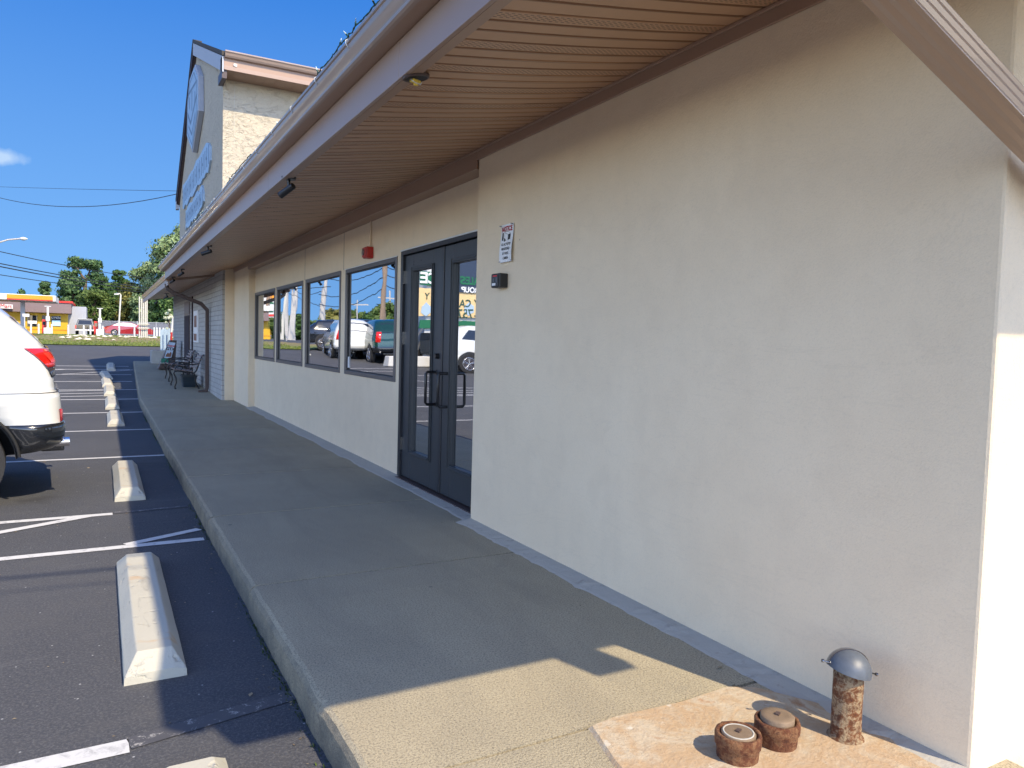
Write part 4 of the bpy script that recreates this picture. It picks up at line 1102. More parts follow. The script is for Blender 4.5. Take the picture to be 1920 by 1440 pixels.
def suv(name, rear, heading, label, cat, group, L=4.8, Wd=1.94, H=1.76, paint='car_white', z0=0.0, dark_clad=True, tall=False, cut=False):
    """local frame: rear at x=0 pointing to -x; then rotated"""
    hw = Wd/2; k = H/1.76
    rearx = [(.30, -.14), (.43, -.08), (.50, -.02), (.58, 0), (.72, -.02), (.93, -.035), (.965, -.075), (1.13, -.085), (1.22, -.09), (1.33, -.14), (1.50, -.30), (1.66, -.47), (1.74, -.66), (1.77, -.9)]
    rearx = [(a*k, b) for a, b in rearx]
    frontx = [(.30, -L+.15), (.5, -L), (.75, -L+.02), (.98, -L+.10), (1.03, -L+.35), (1.10, -L+1.15), (1.35, -L+1.60), (1.66, -L+2.05), (1.75, -L+2.4), (1.77, -L+2.7)]
    frontx = [(a*k, b) for a, b in frontx]
    wid = [(.30, hw-.07), (.42, hw-.02), (.60, hw-.005), (.90, hw), (1.05, hw-.02), (1.18, hw-.05), (1.40, hw-.13), (1.66, hw-.24), (1.74, hw-.32), (1.77, hw-.50)]
    wid = [(a*k, b) for a, b in wid]
    def lv(zs): return slices([(z*k, interp(rearx, z*k), interp(frontx, z*k), interp(wid, z*k)) for z in zs], rc=.26)
    t = thing(name, (0, 0, 0), label, cat, group)
    body = W(MB().loft(lv([.66, .68, .72, .80, .86, .90, .93, .965, 1.0, 1.05, 1.13, 1.18, 1.22, 1.30, 1.40, 1.50, 1.58, 1.66, 1.71, 1.74, 1.76, 1.77]), True, True, True), 'body', paint, t)
    clad = slices([(z*k, interp(rearx, z*k)+o, interp(frontx, z*k)-o, interp(wid, z*k)+o*.5) for z, o in ((.43, -.10), (.46, -.02), (.52, .010), (.64, .015), (.685, .006))], rc=.26)
    lc = W(MB().loft(clad, True, True, True), 'lower_cladding', 'car_black' if dark_clad else paint, t)
    AX = (-.80, -L+.95)
    if cut:                                   # real wheel openings
        for s in (-1, 1):
            for wx in AX:
                cu = MB().cyl((wx, s*(hw-.30), .38), (wx, s*(hw+.10), .38), .455, .455, 40, True, False).build('cutter', 'sign_black')
                for ob in (body, lc):
                    md = ob.modifiers.new('b', 'BOOLEAN'); md.operation = 'DIFFERENCE'; md.solver = 'EXACT'; md.object = cu
                    bpy.context.view_layer.update()
                    nm = bpy.data.meshes.new_from_object(ob.evaluated_get(bpy.context.evaluated_depsgraph_get()))
                    ob.modifiers.clear(); ob.data = nm
                bpy.data.objects.remove(cu)
                rg = [[(wx+q*math.cos(a), s*(hw+dy), .38+q*math.sin(a)) for a in np.linspace(.05, PI-.05, 31)] for q, dy in ((.44, -.03), (.4545, -.03), (.4545, -.295), (.01, -.295))]
                W(MB().loft(rg, False, True), 'wheel_liner', 'arch_black', t, recalc=False)
                ar = [[(wx+q*math.cos(a), s*(hw+dy), .38+q*math.sin(a)) for a in np.linspace(.08, PI-.08, 31)] for q, dy in ((.458, -.03), (.458, .006), (.478, .008), (.482, -.01))]
                W(MB().loft(ar, False, True), 'arch_trim', 'arch_black', t)
    # glass all round
    zg0, zg1 = 1.20*k, 1.60*k
    def sidep(x, z, s, o=.006): return (x, s*(interp(wid, z)+o), z)
    for s in (-1, 1):
        segs = [(-.62, -1.15), (-1.22, -2.05), (-2.12, -2.95)]
        mb = MB()
        for i, (a, b) in enumerate(segs):
            xa1 = a-(.22 if i == 0 else 0); xb1 = b+(.28 if i == 2 else 0)
            if i == 0: ta = [(a+.09, zg0+.06), (b, zg0+.02), (b, zg1), (xa1, zg1), (a-.08, zg1-.12)]
            else: ta = [(a, zg0+.02-.01*i), (b-(.25 if i == 2 else 0), zg0-.01*i), (xb1-.0, zg1-(.05 if i == 2 else 0)), (a, zg1)]
            mb.add([sidep(x, z, s) for x, z in ta], [tuple(range(len(ta)))])
        W(mb, 'side_window', 'car_glass', t)
        # arches and wheels
        for wx in AX:
            y = s*(hw+.016)
            arc = [(wx+.45*math.cos(a), y, .38+.46*math.sin(a)) for a in np.linspace(-.15, PI+.15, 22)]
            if not cut: W(MB().add(arc, [tuple(range(len(arc)))]), 'wheel_arch', 'sign_black', t)
            wheel((wx, s*(hw+(.022 if not cut else -.03)), .37), .37, t, s)
    rg = [(interp(rearx, z)+.008, y, z) for y, z in ((-.62, zg0+.04), (.62, zg0+.04), (.58, zg1), (-.58, zg1))]
    W(MB().add(rg, [(0, 1, 2, 3)]), 'rear_window', 'car_glass', t)
    wg = [(interp(frontx, z)-.008, y, z) for y, z in ((-.66, 1.15*k), (.66, 1.15*k), (.56, 1.58*k), (-.56, 1.58*k))]
    W(MB().add(wg, [(0, 3, 2, 1)]), 'windscreen', 'car_glass', t)
    # lamps wrap the rear corners: built from the body outline, pushed out
    for s in (-1, 1):
        def strip(z, o, q0, q1, n=16):
            w_ = interp(wid, z); xr = interp(rearx, z); r = .26; pts = []
            # arc-length path: along the side toward the front, round the corner, across the rear
            for i in range(n+1):
                q = q0+(q1-q0)*i/n
                if q < 0: pts.append((xr-r+q, s*(w_+o), z))
                elif q < r*PI/2: a = PI/2-q/r; pts.append((xr-r+(r+o)*math.cos(a), s*(w_-r+(r+o)*math.sin(a)), z))
                else: pts.append((xr+o, s*(w_-r-(q-r*PI/2)), z))
            return pts
        def lamp(rows, mat, nm, par): 
            return W(MB().loft([strip(z*k, o, q0, q1) for z, o, q0, q1 in rows], False, True), nm, mat, par)
        if tall:
            lamp([(1.26, .002, .26, .42), (1.25, .018, .26, .42), (.86, .018, .27, .43), (.85, .002, .27, .43)], 'lamp_red', 'tail_lamp', t)
            continue
        hl = lamp([(1.325, .002, .10, .70), (1.318, .018, .11, .72), (1.27, .022, .15, .74), (1.20, .022, .20, .74), (1.165, .022, .235, .74), (1.16, .006, .235, .74)], 'lamp_red', 'tail_lamp', t)
        lamp([(1.29, .0235, .23, .70), (1.25, .026, .25, .70), (1.215, .026, .27, .70), (1.205, .0235, .28, .70)], 'lamp_red_bright', 'lamp_core', hl)
        lamp([(1.158, .004, .24, .55), (1.152, .016, .25, .56), (1.09, .016, .29, .56), (1.075, .002, .31, .56)], 'lamp_smoke', 'reversing_lamp', hl)
        lamp([(.80, .002, .30, .42), (.79, .010, .30, .42), (.70, .010, .29, .36), (.69, .002, .29, .36)], 'lamp_red', 'reflector', t)
        # dark shut-line of the tailgate and bumper
        lamp([(.952, .0035, -.25, .8), (.945, .0035, -.25, .8)], 'seam_dark', 'shut_line', t)
    for s in (-1, 1):
        dl = [(-1.42, .70), (-1.42, 1.17), (-1.30, 1.185), (-1.30+.01, 1.185)]
        for xa in (-1.30, -2.10):
            zz = [.70, .85, 1.0, 1.15]
            W(MB().loft([[(xa-.003, s*(interp(wid, z*k)+.002), z*k), (xa+.003, s*(interp(wid, z*k)+.002), z*k)] for z in zz], False), 'door_seam', 'seam_dark', t)
        tp = W(MB().cyl((-.10, s*.70, .50), (.035, s*.70, .50), .040, .040, 14), 'exhaust_tip', 'chrome', t)
    W(MB().box(-.18, .0, -.55, .55, .40, .46), 'tow_valance', 'car_black', t, bevel=.01)
    t.location = (rear[0], rear[1], z0); t.rotation_euler = (0, 0, heading)
    return t
suv('parked_car', (-.335, 8.31), R(3.6), 'white sport utility car whose rear corner enters the photo at the left', 'car', None, z0=-.14, cut=True)

# cars across the lane, seen only in the mirror windows
gc = 'parked cars reflected in the mirror windows'
def carz(y): return g(y)
suv('parked_car', (-3.9, 37.6), .25, 'black car with bright red lamp, leftmost in the window reflection', 'car', gc, H=1.55, paint='car_black', z0=g(37), tall=True)
suv('parked_car', (-4.6, 34.6), .20, 'black car between the leftmost one and the white pickup in the reflection', 'car', gc, H=1.68, paint='car_black', z0=g(34), tall=True)
suv('parked_car', (-4.3, 30.8), -1.42, 'white wagon with broad dark rear window, reflected in the nearest window', 'car', gc, L=4.9, H=1.75, Wd=1.75, paint='car_white', z0=g(30.6), dark_clad=False, tall=True)
suv('parked_car', (-5.55, 29.0), -1.5, 'dark green car at the right edge of the nearest window reflection', 'car', gc, H=1.85, paint='car_green', z0=g(28.9), tall=True)
suv('parked_car', (-6.25, 26.3), 0, 'white car with dark side windows reflected in the right door glass', 'car', gc, L=5, H=1.8, paint='car_white', z0=g(25.3), dark_clad=False, tall=True)
suv('parked_car', (-8.15, 23.6), 0, 'dark car cut by the right edge of the door reflection', 'car', gc, H=1.5, paint='car_grey', z0=g(23), tall=True)
# white barrier block and delineators in the mirror
a = atm(716, 683, 28.5); b = atm(741, 683, 28.5)
t = tag(MB().prism([(0, 0), (-2.2, 0), (-2.2, .42), (-.04, .42)], lambda u, v, q: (-4.75+u, q, g(28)+v), 27.7, 28.3).build('barrier_block', 'station_white', bevel=.03), 'white block barrier reflected before the parked cars', 'barrier')
for px, pyb, pyt, nm in ((578, 663, 632, 'white flexible post reflected at the left edge of the second window'), (626, 663, 626, 'white flexible post reflected in the second window, right side')):
    Y = 33.5; p = atm(px, pyb, Y); q = atm(px-2 if px < 600 else px+3, pyt, Y)
    t = thing('flexible_post', (p[0], Y, g(Y)), nm, 'post', 'white posts reflected in the windows')
    W(MB().cyl((p[0], Y, g(Y)), (q[0], Y, g(Y)+1.05), .055, .05, 12), 'shaft', 'white_plastic', t)
    W(MB().cyl((p[0], Y, g(Y)), (p[0], Y, g(Y)+.05), .14, .12, 14), 'foot', 'white_plastic', t)
# banner trailer
Y = 29.6
def mbox(mb, px0, py0, px1, py1, Y, d=.05, f=atm):
    a = f(px0, py0, Y); b = f(px1, py1, Y)
    return mb.box(min(a[0], b[0]), max(a[0], b[0]), Y-d, Y, min(a[2], b[2]), max(a[2], b[2]))
t = thing('banner_trailer', (-7, Y, g(Y)), 'white trailer with green and cream car buying banner, reflected in the door glass', 'trailer')
W(mbox(MB(), 772, 500, 925, 700, Y+1.6, 1.5), 'body', 'station_white', t)
W(mbox(MB(), 784, 508, 848, 538, Y, .03), 'top_band', 'banner_green', t)
W(mbox(MB(), 779, 539, 925, 598, Y, .03), 'cream_band', 'banner_cream', t)
W(mbox(MB(), 784, 599, 925, 620, Y, .03), 'bottom_band', 'banner_green', t)
W(mbox(MB(), 787, 624, 822, 664, Y, .03), 'dark_window', 'car_glass', t)
W(mbox(MB(), 849, 470, 925, 552, Y-.05, .04), 'navy_panel', 'banner_navy', t)
def mtext(s, size, px, py, mat, name, Yt=Y-.09, bold=.004, sx=1):
    p = atm(px, py, Yt); W(text_mb(s, size, frame(p, (1, 0, 0), (0, 0, 1)), .004, bold, sx), name, mat, t)
mtext('CE', .62, 800, 522, 'sign_white', 'lettering', Y-.06, .02)
mtext('S Y', .42, 803, 556, 'wire_green', 'lettering', Y-.06)
mtext('BUY CARS', .48, 878, 570, 'wire_green', 'lettering', Y-.06)
mtext('5-757', .58, 878, 590, 'wire_green', 'lettering', Y-.06)
mtext('GROUP', .34, 882, 544, 'sign_white', 'lettering', Y-.11, .01)
mtext('SALES', .46, 882, 527, 'banner_green', 'lettering', Y-.11, .02)
p = atm(872, 588, Y-.05)
for px, nm in ((793, 'left'), (874, 'right')):
    c_h = atm(px+2, 580, Y-.04); s_ = .50
    ho = [(-.5, -.25), (0, -.6), (.5, -.25), (.5, .25), (0, .6), (-.5, .25)]
    W(MB().prism([(a*s_, b*s_) for a, b in ho], lambda u, v, q: (c_h[0]+u, q, c_h[2]+v), Y-.05, Y-.04), 'house_emblem', 'sign_panel_blue', t)
for sx_ in (0, 1): 
    xx = atm(800, 600, Y)[0]-sx_*2.2
    W(MB().cyl((xx, Y+.3, g(Y)+.3), (xx, Y+.5, g(Y)+.3), .32, .32, 20), 'wheel', 'tyre', t)
# price sign of the gas station, in the farthest window
Y = 125
t = thing('price_sign', atm(505, 620, Y), 'tall gas price sign with green and red rows reflected in the farthest window', 'sign')
W(mbox(MB(), 490, 548, 516, 596, Y, .4), 'cabinet', 'station_white', t)
mb = MB(); 
for k in range(3): mbox(mb, 496, 566+k*8, 513, 570+k*8, Y-.42, .05)
W(mb, 'price_row', 'banner_green', t); W(mbox(MB(), 490, 589, 516, 594, Y-.42, .05), 'red_row', 'station_red', t)
W(mbox(MB(), 504, 548, 518, 560, Y-.42, .05), 'orange_emblem', 'station_orange', t)
W(mbox(MB(), 494, 596, 497, 640, Y-.1, .2), 'leg', 'grey_pole', t)

# ------------------------------------------------------------------ poles and wires
def sagline(a, b, sag, n=16):
    a = Vector(a); b = Vector(b)
    return [a.lerp(b, i/n)-Vector((0, 0, sag*4*(i/n)*(1-i/n))) for i in range(n+1)]
gp_ = 'utility poles reflected in the windows'
def pole(base, top, r, mat, label, arms=()):
    t = thing('utility_pole', base, label, 'pole', gp_)
    W(MB().cyl(base, top, r, r*.75, 12), 'post', mat, t)
    b_ = Vector(top)
    for z, l in arms: W(MB().box(b_.x-l, b_.x+l, b_.y-.08, b_.y+.08, b_.z-z-.1, b_.z-z+.1), 'crossarm', mat, t)
    return t
def gpt(p): return (p[0], p[1], g(p[1]))
p1 = atm(602, 640, 62); q1 = atm(611, 492, 62); pole(gpt(p1), tuple(q1), .22, 'grey_pole', 'grey wooden pole with transformer reflected in the second window')
p2 = atm(712, 640, 48); q2 = atm(722, 470, 48); pole(gpt(p2), tuple(q2), .17, 'wood_pole', 'brown wooden pole reflected in the nearest window')
p3 = atm(545, 650, 85); q3 = atm(556, 505, 85); pole(gpt(p3), tuple(q3), .32, 'grey_pole', 'pale straight pole reflected in the third window')
p4 = atm(526, 650, 90); q4 = atm(545, 500, 90); pole(gpt(p4), tuple(q4), .30, 'old_white', 'pale leaning pole reflected at the left of the third window')
p5 = atm(494, 640, 116); q5 = atm(508, 500, 116); pole(gpt(p5), tuple(q5), .42, 'wood_pole', 'brown leaning pole in front of the reflected price sign')
p6 = atm(728, 640, 110); q6 = atm(731, 545, 110); pole(gpt(p6), tuple(q6), .22, 'grey_pole', 'distant pole reflected right of the brown pole', ((1.2, 2),))
p7 = atm(668, 640, 120); q7 = atm(668, 562, 120); pole(gpt(p7), tuple(q7), .2, 'grey_pole', 'farthest thin pole reflected in the nearest window', ((.8, 2.2),))
gw = 'overhead wires'
def wire(pts, r, label, mat='wire_black'):
    tag(MB().tube(pts, r, 5).build('overhead_wire', mat), label, 'wire', gw)
for k, (za, zb) in enumerate(((512, 520), (548, 535), (566, 556))):
    wire(sagline(atm(600, za+4, 61.8), atm(722, zb-20, 48.2), .7)+sagline(atm(722, zb-20, 48.2), atm(860, zb-30, 38), .5)[1:], .03, ['topmost', 'middle', 'lowest'][k]+' wire between the grey and brown poles in the window reflection')
wire(sagline(atm(545, 540, 85), atm(606, 545, 62), .5), .03, 'wire between the pale pole and the grey pole in the reflection')
wire(sagline(atm(500, 515, 100), atm(606, 575, 62), .6), .03, 'lower wire left of the grey pole in the reflection')
# wires in the open sky at left
wire(sagline(at(-120, 345, 60), at(330, 358, 28), .05), .008, 'faint upper wire running to the gable corner')
wire(sagline(at(-60, 352, 42), at(330, 364, 27.5), .62), .013, 'thick sagging wire running to the gable corner')
wire(sagline(at(-150, 436, 50), at(310, 525, 85), .35), .028, 'uppermost wire passing before the pine top')
wire(sagline(at(-150, 462, 50), at(300, 541, 88), .3), .035, 'upper wire of the close pair left of the pine')
wire(sagline(at(-150, 468, 50), at(300, 546, 88), .3), .04, 'lower wire of the close pair left of the pine')
wire(sagline(at(-150, 490, 50), at(300, 549, 90), .3), .026, 'lowest wire in the sky above the gas station')
# service wires overhead behind the camera: their shadow crosses the lot
wv = Vector(sv)
for dy, r_ in ((0, .02), (.28, .008)):
    A = Vector((-.55, 5.22-dy, -.14))+wv*9.0; Bp = Vector((.05, 5.17-dy, -.14))+wv*9.0; d = (Bp-A).normalized()
    wire([A-d*14, A, Bp, Bp+d*10], r_, 'thick service wire overhead casting a line of shadow on the lot' if dy == 0 else 'thin service wire overhead beside the thick one')
# street lamp
Y = 60; hd = at(45, 447, Y); el = at(-40, 470, Y); bs = at(-62, 520, Y)
t = thing('street_lamp', (bs[0], Y, g(Y)), 'grey street lamp arm reaching in from the left above the gas station', 'street lamp')
W(MB().cyl((bs[0], Y, g(Y)), (bs[0], Y, el[2]-.3), .11, .08), 'pole', 'grey_pole', t)
W(MB().tube([(bs[0], Y, el[2]-.4), tuple(el), tuple(at(-10, 457, Y)), tuple(at(15, 449.5, Y)), tuple(at(38, 447.5, Y))], .05, 8), 'arm', 'grey_pole', t)
rr = []
for k in range(9):
    u = k/8; w_ = .17*math.sin(PI*min(1, .12+u*.86))+.02; c = Vector(at(37+15*u, 447.3+.8*u, Y))
    rr.append([(c.x, c.y+w_*math.cos(a), c.z+w_*.62*math.sin(a)) for a in np.linspace(0, 2*PI, 13)[:-1]])
W(MB().loft(rr, True, True, True), 'lamp_head', 'white_paint', t)

# ------------------------------------------------------------------ gas station
def abox(mb, px0, py0, px1, py1, Y, d, ztop=None):
    a = at(px0, py0, Y); b = at(px1, py1, Y)
    return mb.box(a[0], b[0], Y, Y+d, b[2], a[2])
gz = 1.10
t = thing('gas_station_shop', at(60, 620, 103), 'gas station shop with brown mansard, yellow walls and red base band', 'shop')
Y = 103
a = at(-90, 590, Y); b = at(127, 588, Y)
W(MB().box(a[0], b[0], Y, Y+9, gz, b[2]+.3), 'wall', 'station_yellow', t)
ms0 = at(-90, 568, Y-1.0); ms1 = at(133.5, 568.5, Y-1.0); mz = at(133, 588, Y-1.0)[2]
W(MB().prism([(Y-1.0, mz), (Y-.7, ms1[2]), (Y+10.2, ms1[2]), (Y+10.5, mz)], lambda u, v, q: (q, u, v), ms0[0], ms1[0]), 'mansard', 'mansard_brown', t)
W(MB().box(ms0[0], ms1[0]+.15, Y-.85, Y+10.6, ms1[2], ms1[2]+.22), 'roof_edge', 'station_red', t)
W(abox(MB(), -90, 613, 126, 619.5, Y-.04, .03), 'base_band', 'station_red', t)
W(MB().box(b[0], b[0]+1.9, Y+1.5, Y+9, gz, at(150, 575, Y+1.5)[2]), 'side_wing', 'grey_wall', t)
wd_ = W(abox(MB(), 96.5, 592, 114, 611.5, Y-.06, .05), 'window', 'car_glass', t)
W(abox(MB(), 97.5, 600, 113.5, 611.3, Y-.10, .03), 'window_poster', 'poster_blue', wd_)
p = at(105, 596, Y-.1); W(text_mb('OPEN', .36, frame(p, (1, 0, 0), (0, 0, 1)), .01), 'window_sign', 'sign_white', wd_)
w2_ = W(abox(MB(), 51, 591, 70, 612, Y-.06, .05), 'window', 'car_glass', t)
W(abox(MB(), 52, 601, 69, 607, Y-.10, .03), 'window_poster', 'sign_white', w2_)
W(abox(MB(), 79, 591, 90, 612, Y-.06, .05), 'door', 'window_frame_metal', t)
sgn = W(abox(MB(), -30, 569, 24, 579, Y-1.35, .25), 'name_board', 'sign_white', t)
p = at(5.5, 573.7, Y-1.4); W(text_mb('rt Mart', .58, frame(p, (1, 0, 0), (0, 0, 1)), .01, 0), 'lettering', 'sign_red', sgn)
Y = 92
t = thing('station_canopy', at(60, 620, Y), 'white fuel canopy with orange panel in front of the shop', 'canopy')
a = at(-90, 548, Y); b = at(104, 554.5, Y); c = at(104, 565.5, Y)
W(MB().box(a[0], b[0], Y, Y+7, c[2], b[2]), 'fascia', 'station_white', t, bevel=.03)
W(MB().box(at(13, 553, Y)[0], at(99, 555, Y)[0], Y-.10, Y-.005, c[2]+.13, c[2]+.55), 'orange_panel', 'station_orange', t)
W(MB().box(at(13, 553, Y)[0], at(99, 555, Y)[0], Y-.10, Y-.005, c[2]+.02, c[2]+.125), 'red_line', 'station_red', t)
W(MB().box(b[0]-1.5-.0, b[0]-.3, Y+1, Y+6, c[2]-.05, c[2]-.002), 'canopy_light', 'white_plastic', t)
cx = at(42.5, 600, Y+3)[0]; W(MB().box(cx-.2, cx+.2, Y+3, Y+3.4, gz, c[2]), 'column', 'grey_wall', t)
gpi = 'pump islands of the gas station'
def island(px, label):
    Y = 88; p = at(px, 620, Y); t = thing('pump_island', (p[0], Y, gz), label, 'pump island', gpi)
    W(MB().box(p[0]-.36, p[0]+.36, Y, Y+.7, gz, gz+.62), 'base', 'white_paint', t, bevel=.03)
    W(MB().box(p[0]-.09, p[0]+.09, Y+.3, Y+.46, gz+.62, gz+2.75), 'post', 'white_paint', t)
    W(MB().box(p[0]-.17, p[0]+.17, Y+.2, Y+.5, gz+1.32, gz+1.78), 'box', 'white_paint', t)
    W(MB().box(p[0]-.28, p[0]+.28, Y+.25, Y+.5, gz+2.75, gz+2.82), 'top', 'white_paint', t)
    pu = W(MB().box(p[0]-.55, p[0]-.2, Y+1.0, Y+1.5, gz, gz+1.45), 'pump', 'station_red', t, bevel=.03)
    W(MB().box(p[0]-.50, p[0]-.25, Y+.985, Y+.999, gz+.9, gz+1.25), 'screen', 'car_glass', pu)
island(89.5, 'white pump island with red pump in front of the shop')
island(187.5, 'white pump island with red pump between the pickup and the red car')
a = at(45, 590, 88)
t = thing('price_topper', (a[0], 88, gz), 'small white board on a thin post beside the white car roof line', 'sign')
W(abox(MB(), 42, 588, 55, 594, 88, .1), 'board', 'white_paint', t); W(MB().cyl((at(46, 594, 88)[0], 88, gz), (at(46, 594, 88)[0], 88, a[2]), .04), 'post', 'white_paint', t)
# bollards
gb = 'white bollards along the station edge'
names = ['white bollard leftmost, right beside the white car roof', 'white bollard second from the left before the shop', 'white bollard in front of the red base band of the shop', 'white bollard left of the dark pickup', 'white bollard before the left half of the pickup', 'white bollard before the right half of the pickup', 'white bollard right of the second pump island', 'white bollard before the rear wheel of the red car', 'white bollard before the front door of the red car', 'white bollard just right of the red car', 'white bollard second right of the red car', 'white bollard third right of the red car', 'white bollard nearest the pale posts']
for px, nm in zip((58, 72.5, 97, 128, 157, 169.5, 192.5, 223.5, 252, 289, 294, 299.5, 293-290+303), names):
    Y = 86; p = at(px, 620, Y); z_ = g(Y)
    t = thing('bollard', (p[0], Y, z_), nm, 'bollard', gb)
    W(MB().cyl((p[0], Y, z_), (p[0], Y, z_+.92), .085, .085, 12).cyl((p[0], Y, z_+.92), (p[0], Y, z_+.97), .085, .04, 12), 'post', 'white_paint', t)
    W(MB().cyl((p[0], Y, z_+.72), (p[0], Y, z_+.80), .088, .088, 12), 'band', 'old_white', t)
# tall white pipes
gt_ = 'tall white poles on the verge'
for k, (px, top) in enumerate(((261.5, 556), (265.5, 560), (269, 561), (272.5, 559), (275.5, 558))):
    Y = 50; p = at(px, 620, Y); q = at(px, top, Y)
    tag(MB().cyl((p[0], Y, g(Y)), (p[0], Y, q[2]), .042, .042, 10).build('white_pole', 'old_white'), ['first', 'second', 'middle', 'fourth', 'last'][k]+' from the left of five tall white poles on the verge', 'pole', gt_)
Y = 49.9
for py in (608, 615.5):
    a = at(258, py, Y); b = at(280, py, Y)
    tag(MB().cyl((a[0], Y-.05, a[2]), (b[0], Y-.05, b[2]), .035, .035, 8).build('cross_rail', 'old_white'), ('upper' if py == 608 else 'lower')+' horizontal rail tying the five tall white poles', 'rail')
# car park lamp
Y = 100; p = at(221.5, 610, Y); q = at(226.5, 553, Y)
t = thing('lot_lamp', (p[0], Y, gz), 'slightly leaning white lamp post before the dark trees', 'lamp post')
W(MB().tube([(p[0], Y, gz), tuple(q), tuple(q+np.array([-.12, 0, .14])), tuple(at(219.5, 551.5, Y))], .09, 8), 'post', 'old_white', t)
W(MB().obox(tuple(at(218.5, 551.5, Y)), (.5, .25, .12)), 'lamp_head', 'white_paint', t)
# fence
Y = 108
t = thing('privacy_fence', at(250, 610, Y), 'long dark grey slatted fence behind the gas station lot', 'fence')
x0 = at(184, 610, Y)[0]; x1 = at(345, 610, Y)[0]; mb = MB(); mbp = MB(); x = x0; zt = gz+1.75; k = 0
while x < x1:
    mb.box(x, x+.13, Y, Y+.02, gz, zt-.1*(k % 7 == 3)); x += .145; k += 1
W(mb, 'slats', 'fence_grey', t)
for xx in np.arange(x0, x1, 2.2): mbp.box(xx, xx+.08, Y-.1, Y-.02, gz, zt+.15)
W(mbp, 'posts', 'grey_wall', t); W(MB().box(x0, x1, Y-.06, Y-.03, zt, zt+.06), 'rail', 'grey_wall', t)
# red sedan and pickup
def sedan(rear, z0, label):
    t = thing('parked_car', (0, 0, 0), label, 'car')
    L = 4.75; prof = [(0, .35), (-.02, .75), (-.12, .98), (-.55, 1.06), (-1.15, 1.34), (-1.75, 1.45), (-2.5, 1.44), (-3.1, 1.22), (-3.55, 1.02), (-4.35, .86), (-4.68, .68), (-4.75, .40), (-4.6, .24), (-.15, .24)]
    prof = [(-a, b) for a, b in prof]        # rear at x=0, nose to +x
    rings = [[(a+(.04 if abs(y) > .85 else 0), y*(1 if b < 1.05 else .78+(.22*(1.45-b)/.4)*.8), b-(.02 if abs(y) > .85 else 0)) for a, b in prof] for y in (-.90, -.86, -.3, .3, .86, .90)]
    W(MB().loft(rings, True, True, True), 'body', 'car_red', t)
    for s in (-1, 1):
        W(MB().add([(.75, s*.86, 1.08), (1.3, s*.77, 1.34), (1.75, s*.74, 1.40), (2.45, s*.74, 1.39), (3.0, s*.80, 1.2), (3.3, s*.87, 1.05), (2.0, s*.89, 1.03)], [tuple(range(7))]), 'side_window', 'pale_blue', t)  # pale blue paints the sky's reflection into the glass colour
        for wx in (.95, 3.8):
            arc = [(wx+.37*math.cos(a), s*.905, .33+.37*math.sin(a)) for a in np.linspace(0, PI, 16)]
            W(MB().add(arc, [tuple(range(16))]), 'wheel_arch', 'sign_black', t); wheel((wx, s*.915, .32), .32, t, s, 'wheel_alloy')
    W(MB().box(-.03, .05, -.8, -.4, .72, .86).box(-.03, .05, .4, .8, .72, .86), 'tail_lamp', 'lamp_red_bright', t)
    t.location = (rear[0], rear[1], z0); t.scale = (1, 1, 1); return t
p = at(195.5, 620, 88.6); sedan((p[0], 90.4), gz, 'bright red sedan parked at the gas station edge, facing right')
Y = 97
p = at(159, 610, Y)
t = thing('pickup_truck', (p[0], Y, gz), 'dark grey pickup seen from behind beside the shop', 'pickup')
x = p[0]
W(MB().hexa([(x-.95, Y, gz+.45), (x+.95, Y, gz+.45), (x+.95, Y+5.4, gz+.45), (x-.95, Y+5.4, gz+.45), (x-.97, Y+.02, gz+1.12), (x+.97, Y+.02, gz+1.12), (x+.97, Y+5.4, gz+1.10), (x-.97, Y+5.4, gz+1.10)]), 'bed', 'car_grey', t, bevel=.06)
W(MB().hexa([(x-.90, Y+2.0, gz+1.1), (x+.90, Y+2.0, gz+1.1), (x+.90, Y+4.3, gz+1.1), (x-.90, Y+4.3, gz+1.1), (x-.72, Y+2.3, gz+1.78), (x+.72, Y+2.3, gz+1.78), (x+.72, Y+3.4, gz+1.78), (x-.72, Y+3.4, gz+1.78)]), 'cab', 'car_grey', t, bevel=.06)
W(MB().add([(x-.72, Y+2.02, gz+1.2), (x+.72, Y+2.02, gz+1.2), (x+.62, Y+2.24, gz+1.66), (x-.62, Y+2.24, gz+1.66)], [(0, 1, 2, 3)]), 'rear_window', 'car_glass', t)
W(MB().box(x-.82, x+.82, Y-.03, Y+.0, gz+.62, gz+1.08), 'tailgate', 'car_black', t, bevel=.02)
W(MB().box(x-.72, x+.72, Y+2.3, Y+2.4, gz+1.785, gz+1.83), 'roof_bar', 'white_paint', t)
W(MB().box(x-.95, x+.95, Y-.14, Y-.04, gz+.42, gz+.6), 'bumper', 'chrome', t, bevel=.03)
W(MB().box(x-.96, x-.84, Y-.04, Y, gz+.68, gz+1.05), 'tail_lamp', 'lamp_red_bright', t); W(MB().box(x+.84, x+.96, Y-.04, Y, gz+.68, gz+1.05), 'tail_lamp', 'lamp_red_bright', t)
for wx in (x-.82, x+.82):
    for wy in (Y+1.1, Y+4.4): W(MB().cyl((wx-.12, wy, gz+.38), (wx+.12, wy, gz+.38), .38, .38, 20), 'wheel', 'tyre', t)
# house and hedge far right
Y = 135
t = thing('distant_house', at(297, 610, Y), 'small cream house half hidden behind the trees and fence', 'house')
a = at(290, 598, Y); b = at(318, 612, Y); c = at(304, 592, Y)
W(MB().box(a[0], b[0], Y, Y+6, gz, a[2]), 'wall', 'house_cream', t)
W(MB().prism([(a[0]-.4, a[2]), (c[0], c[2]+1.0), (b[0]+.4, a[2])], lambda u, v, q: (u, q, v), Y-.3, Y+6.2), 'roof', 'roof_shingle', t)

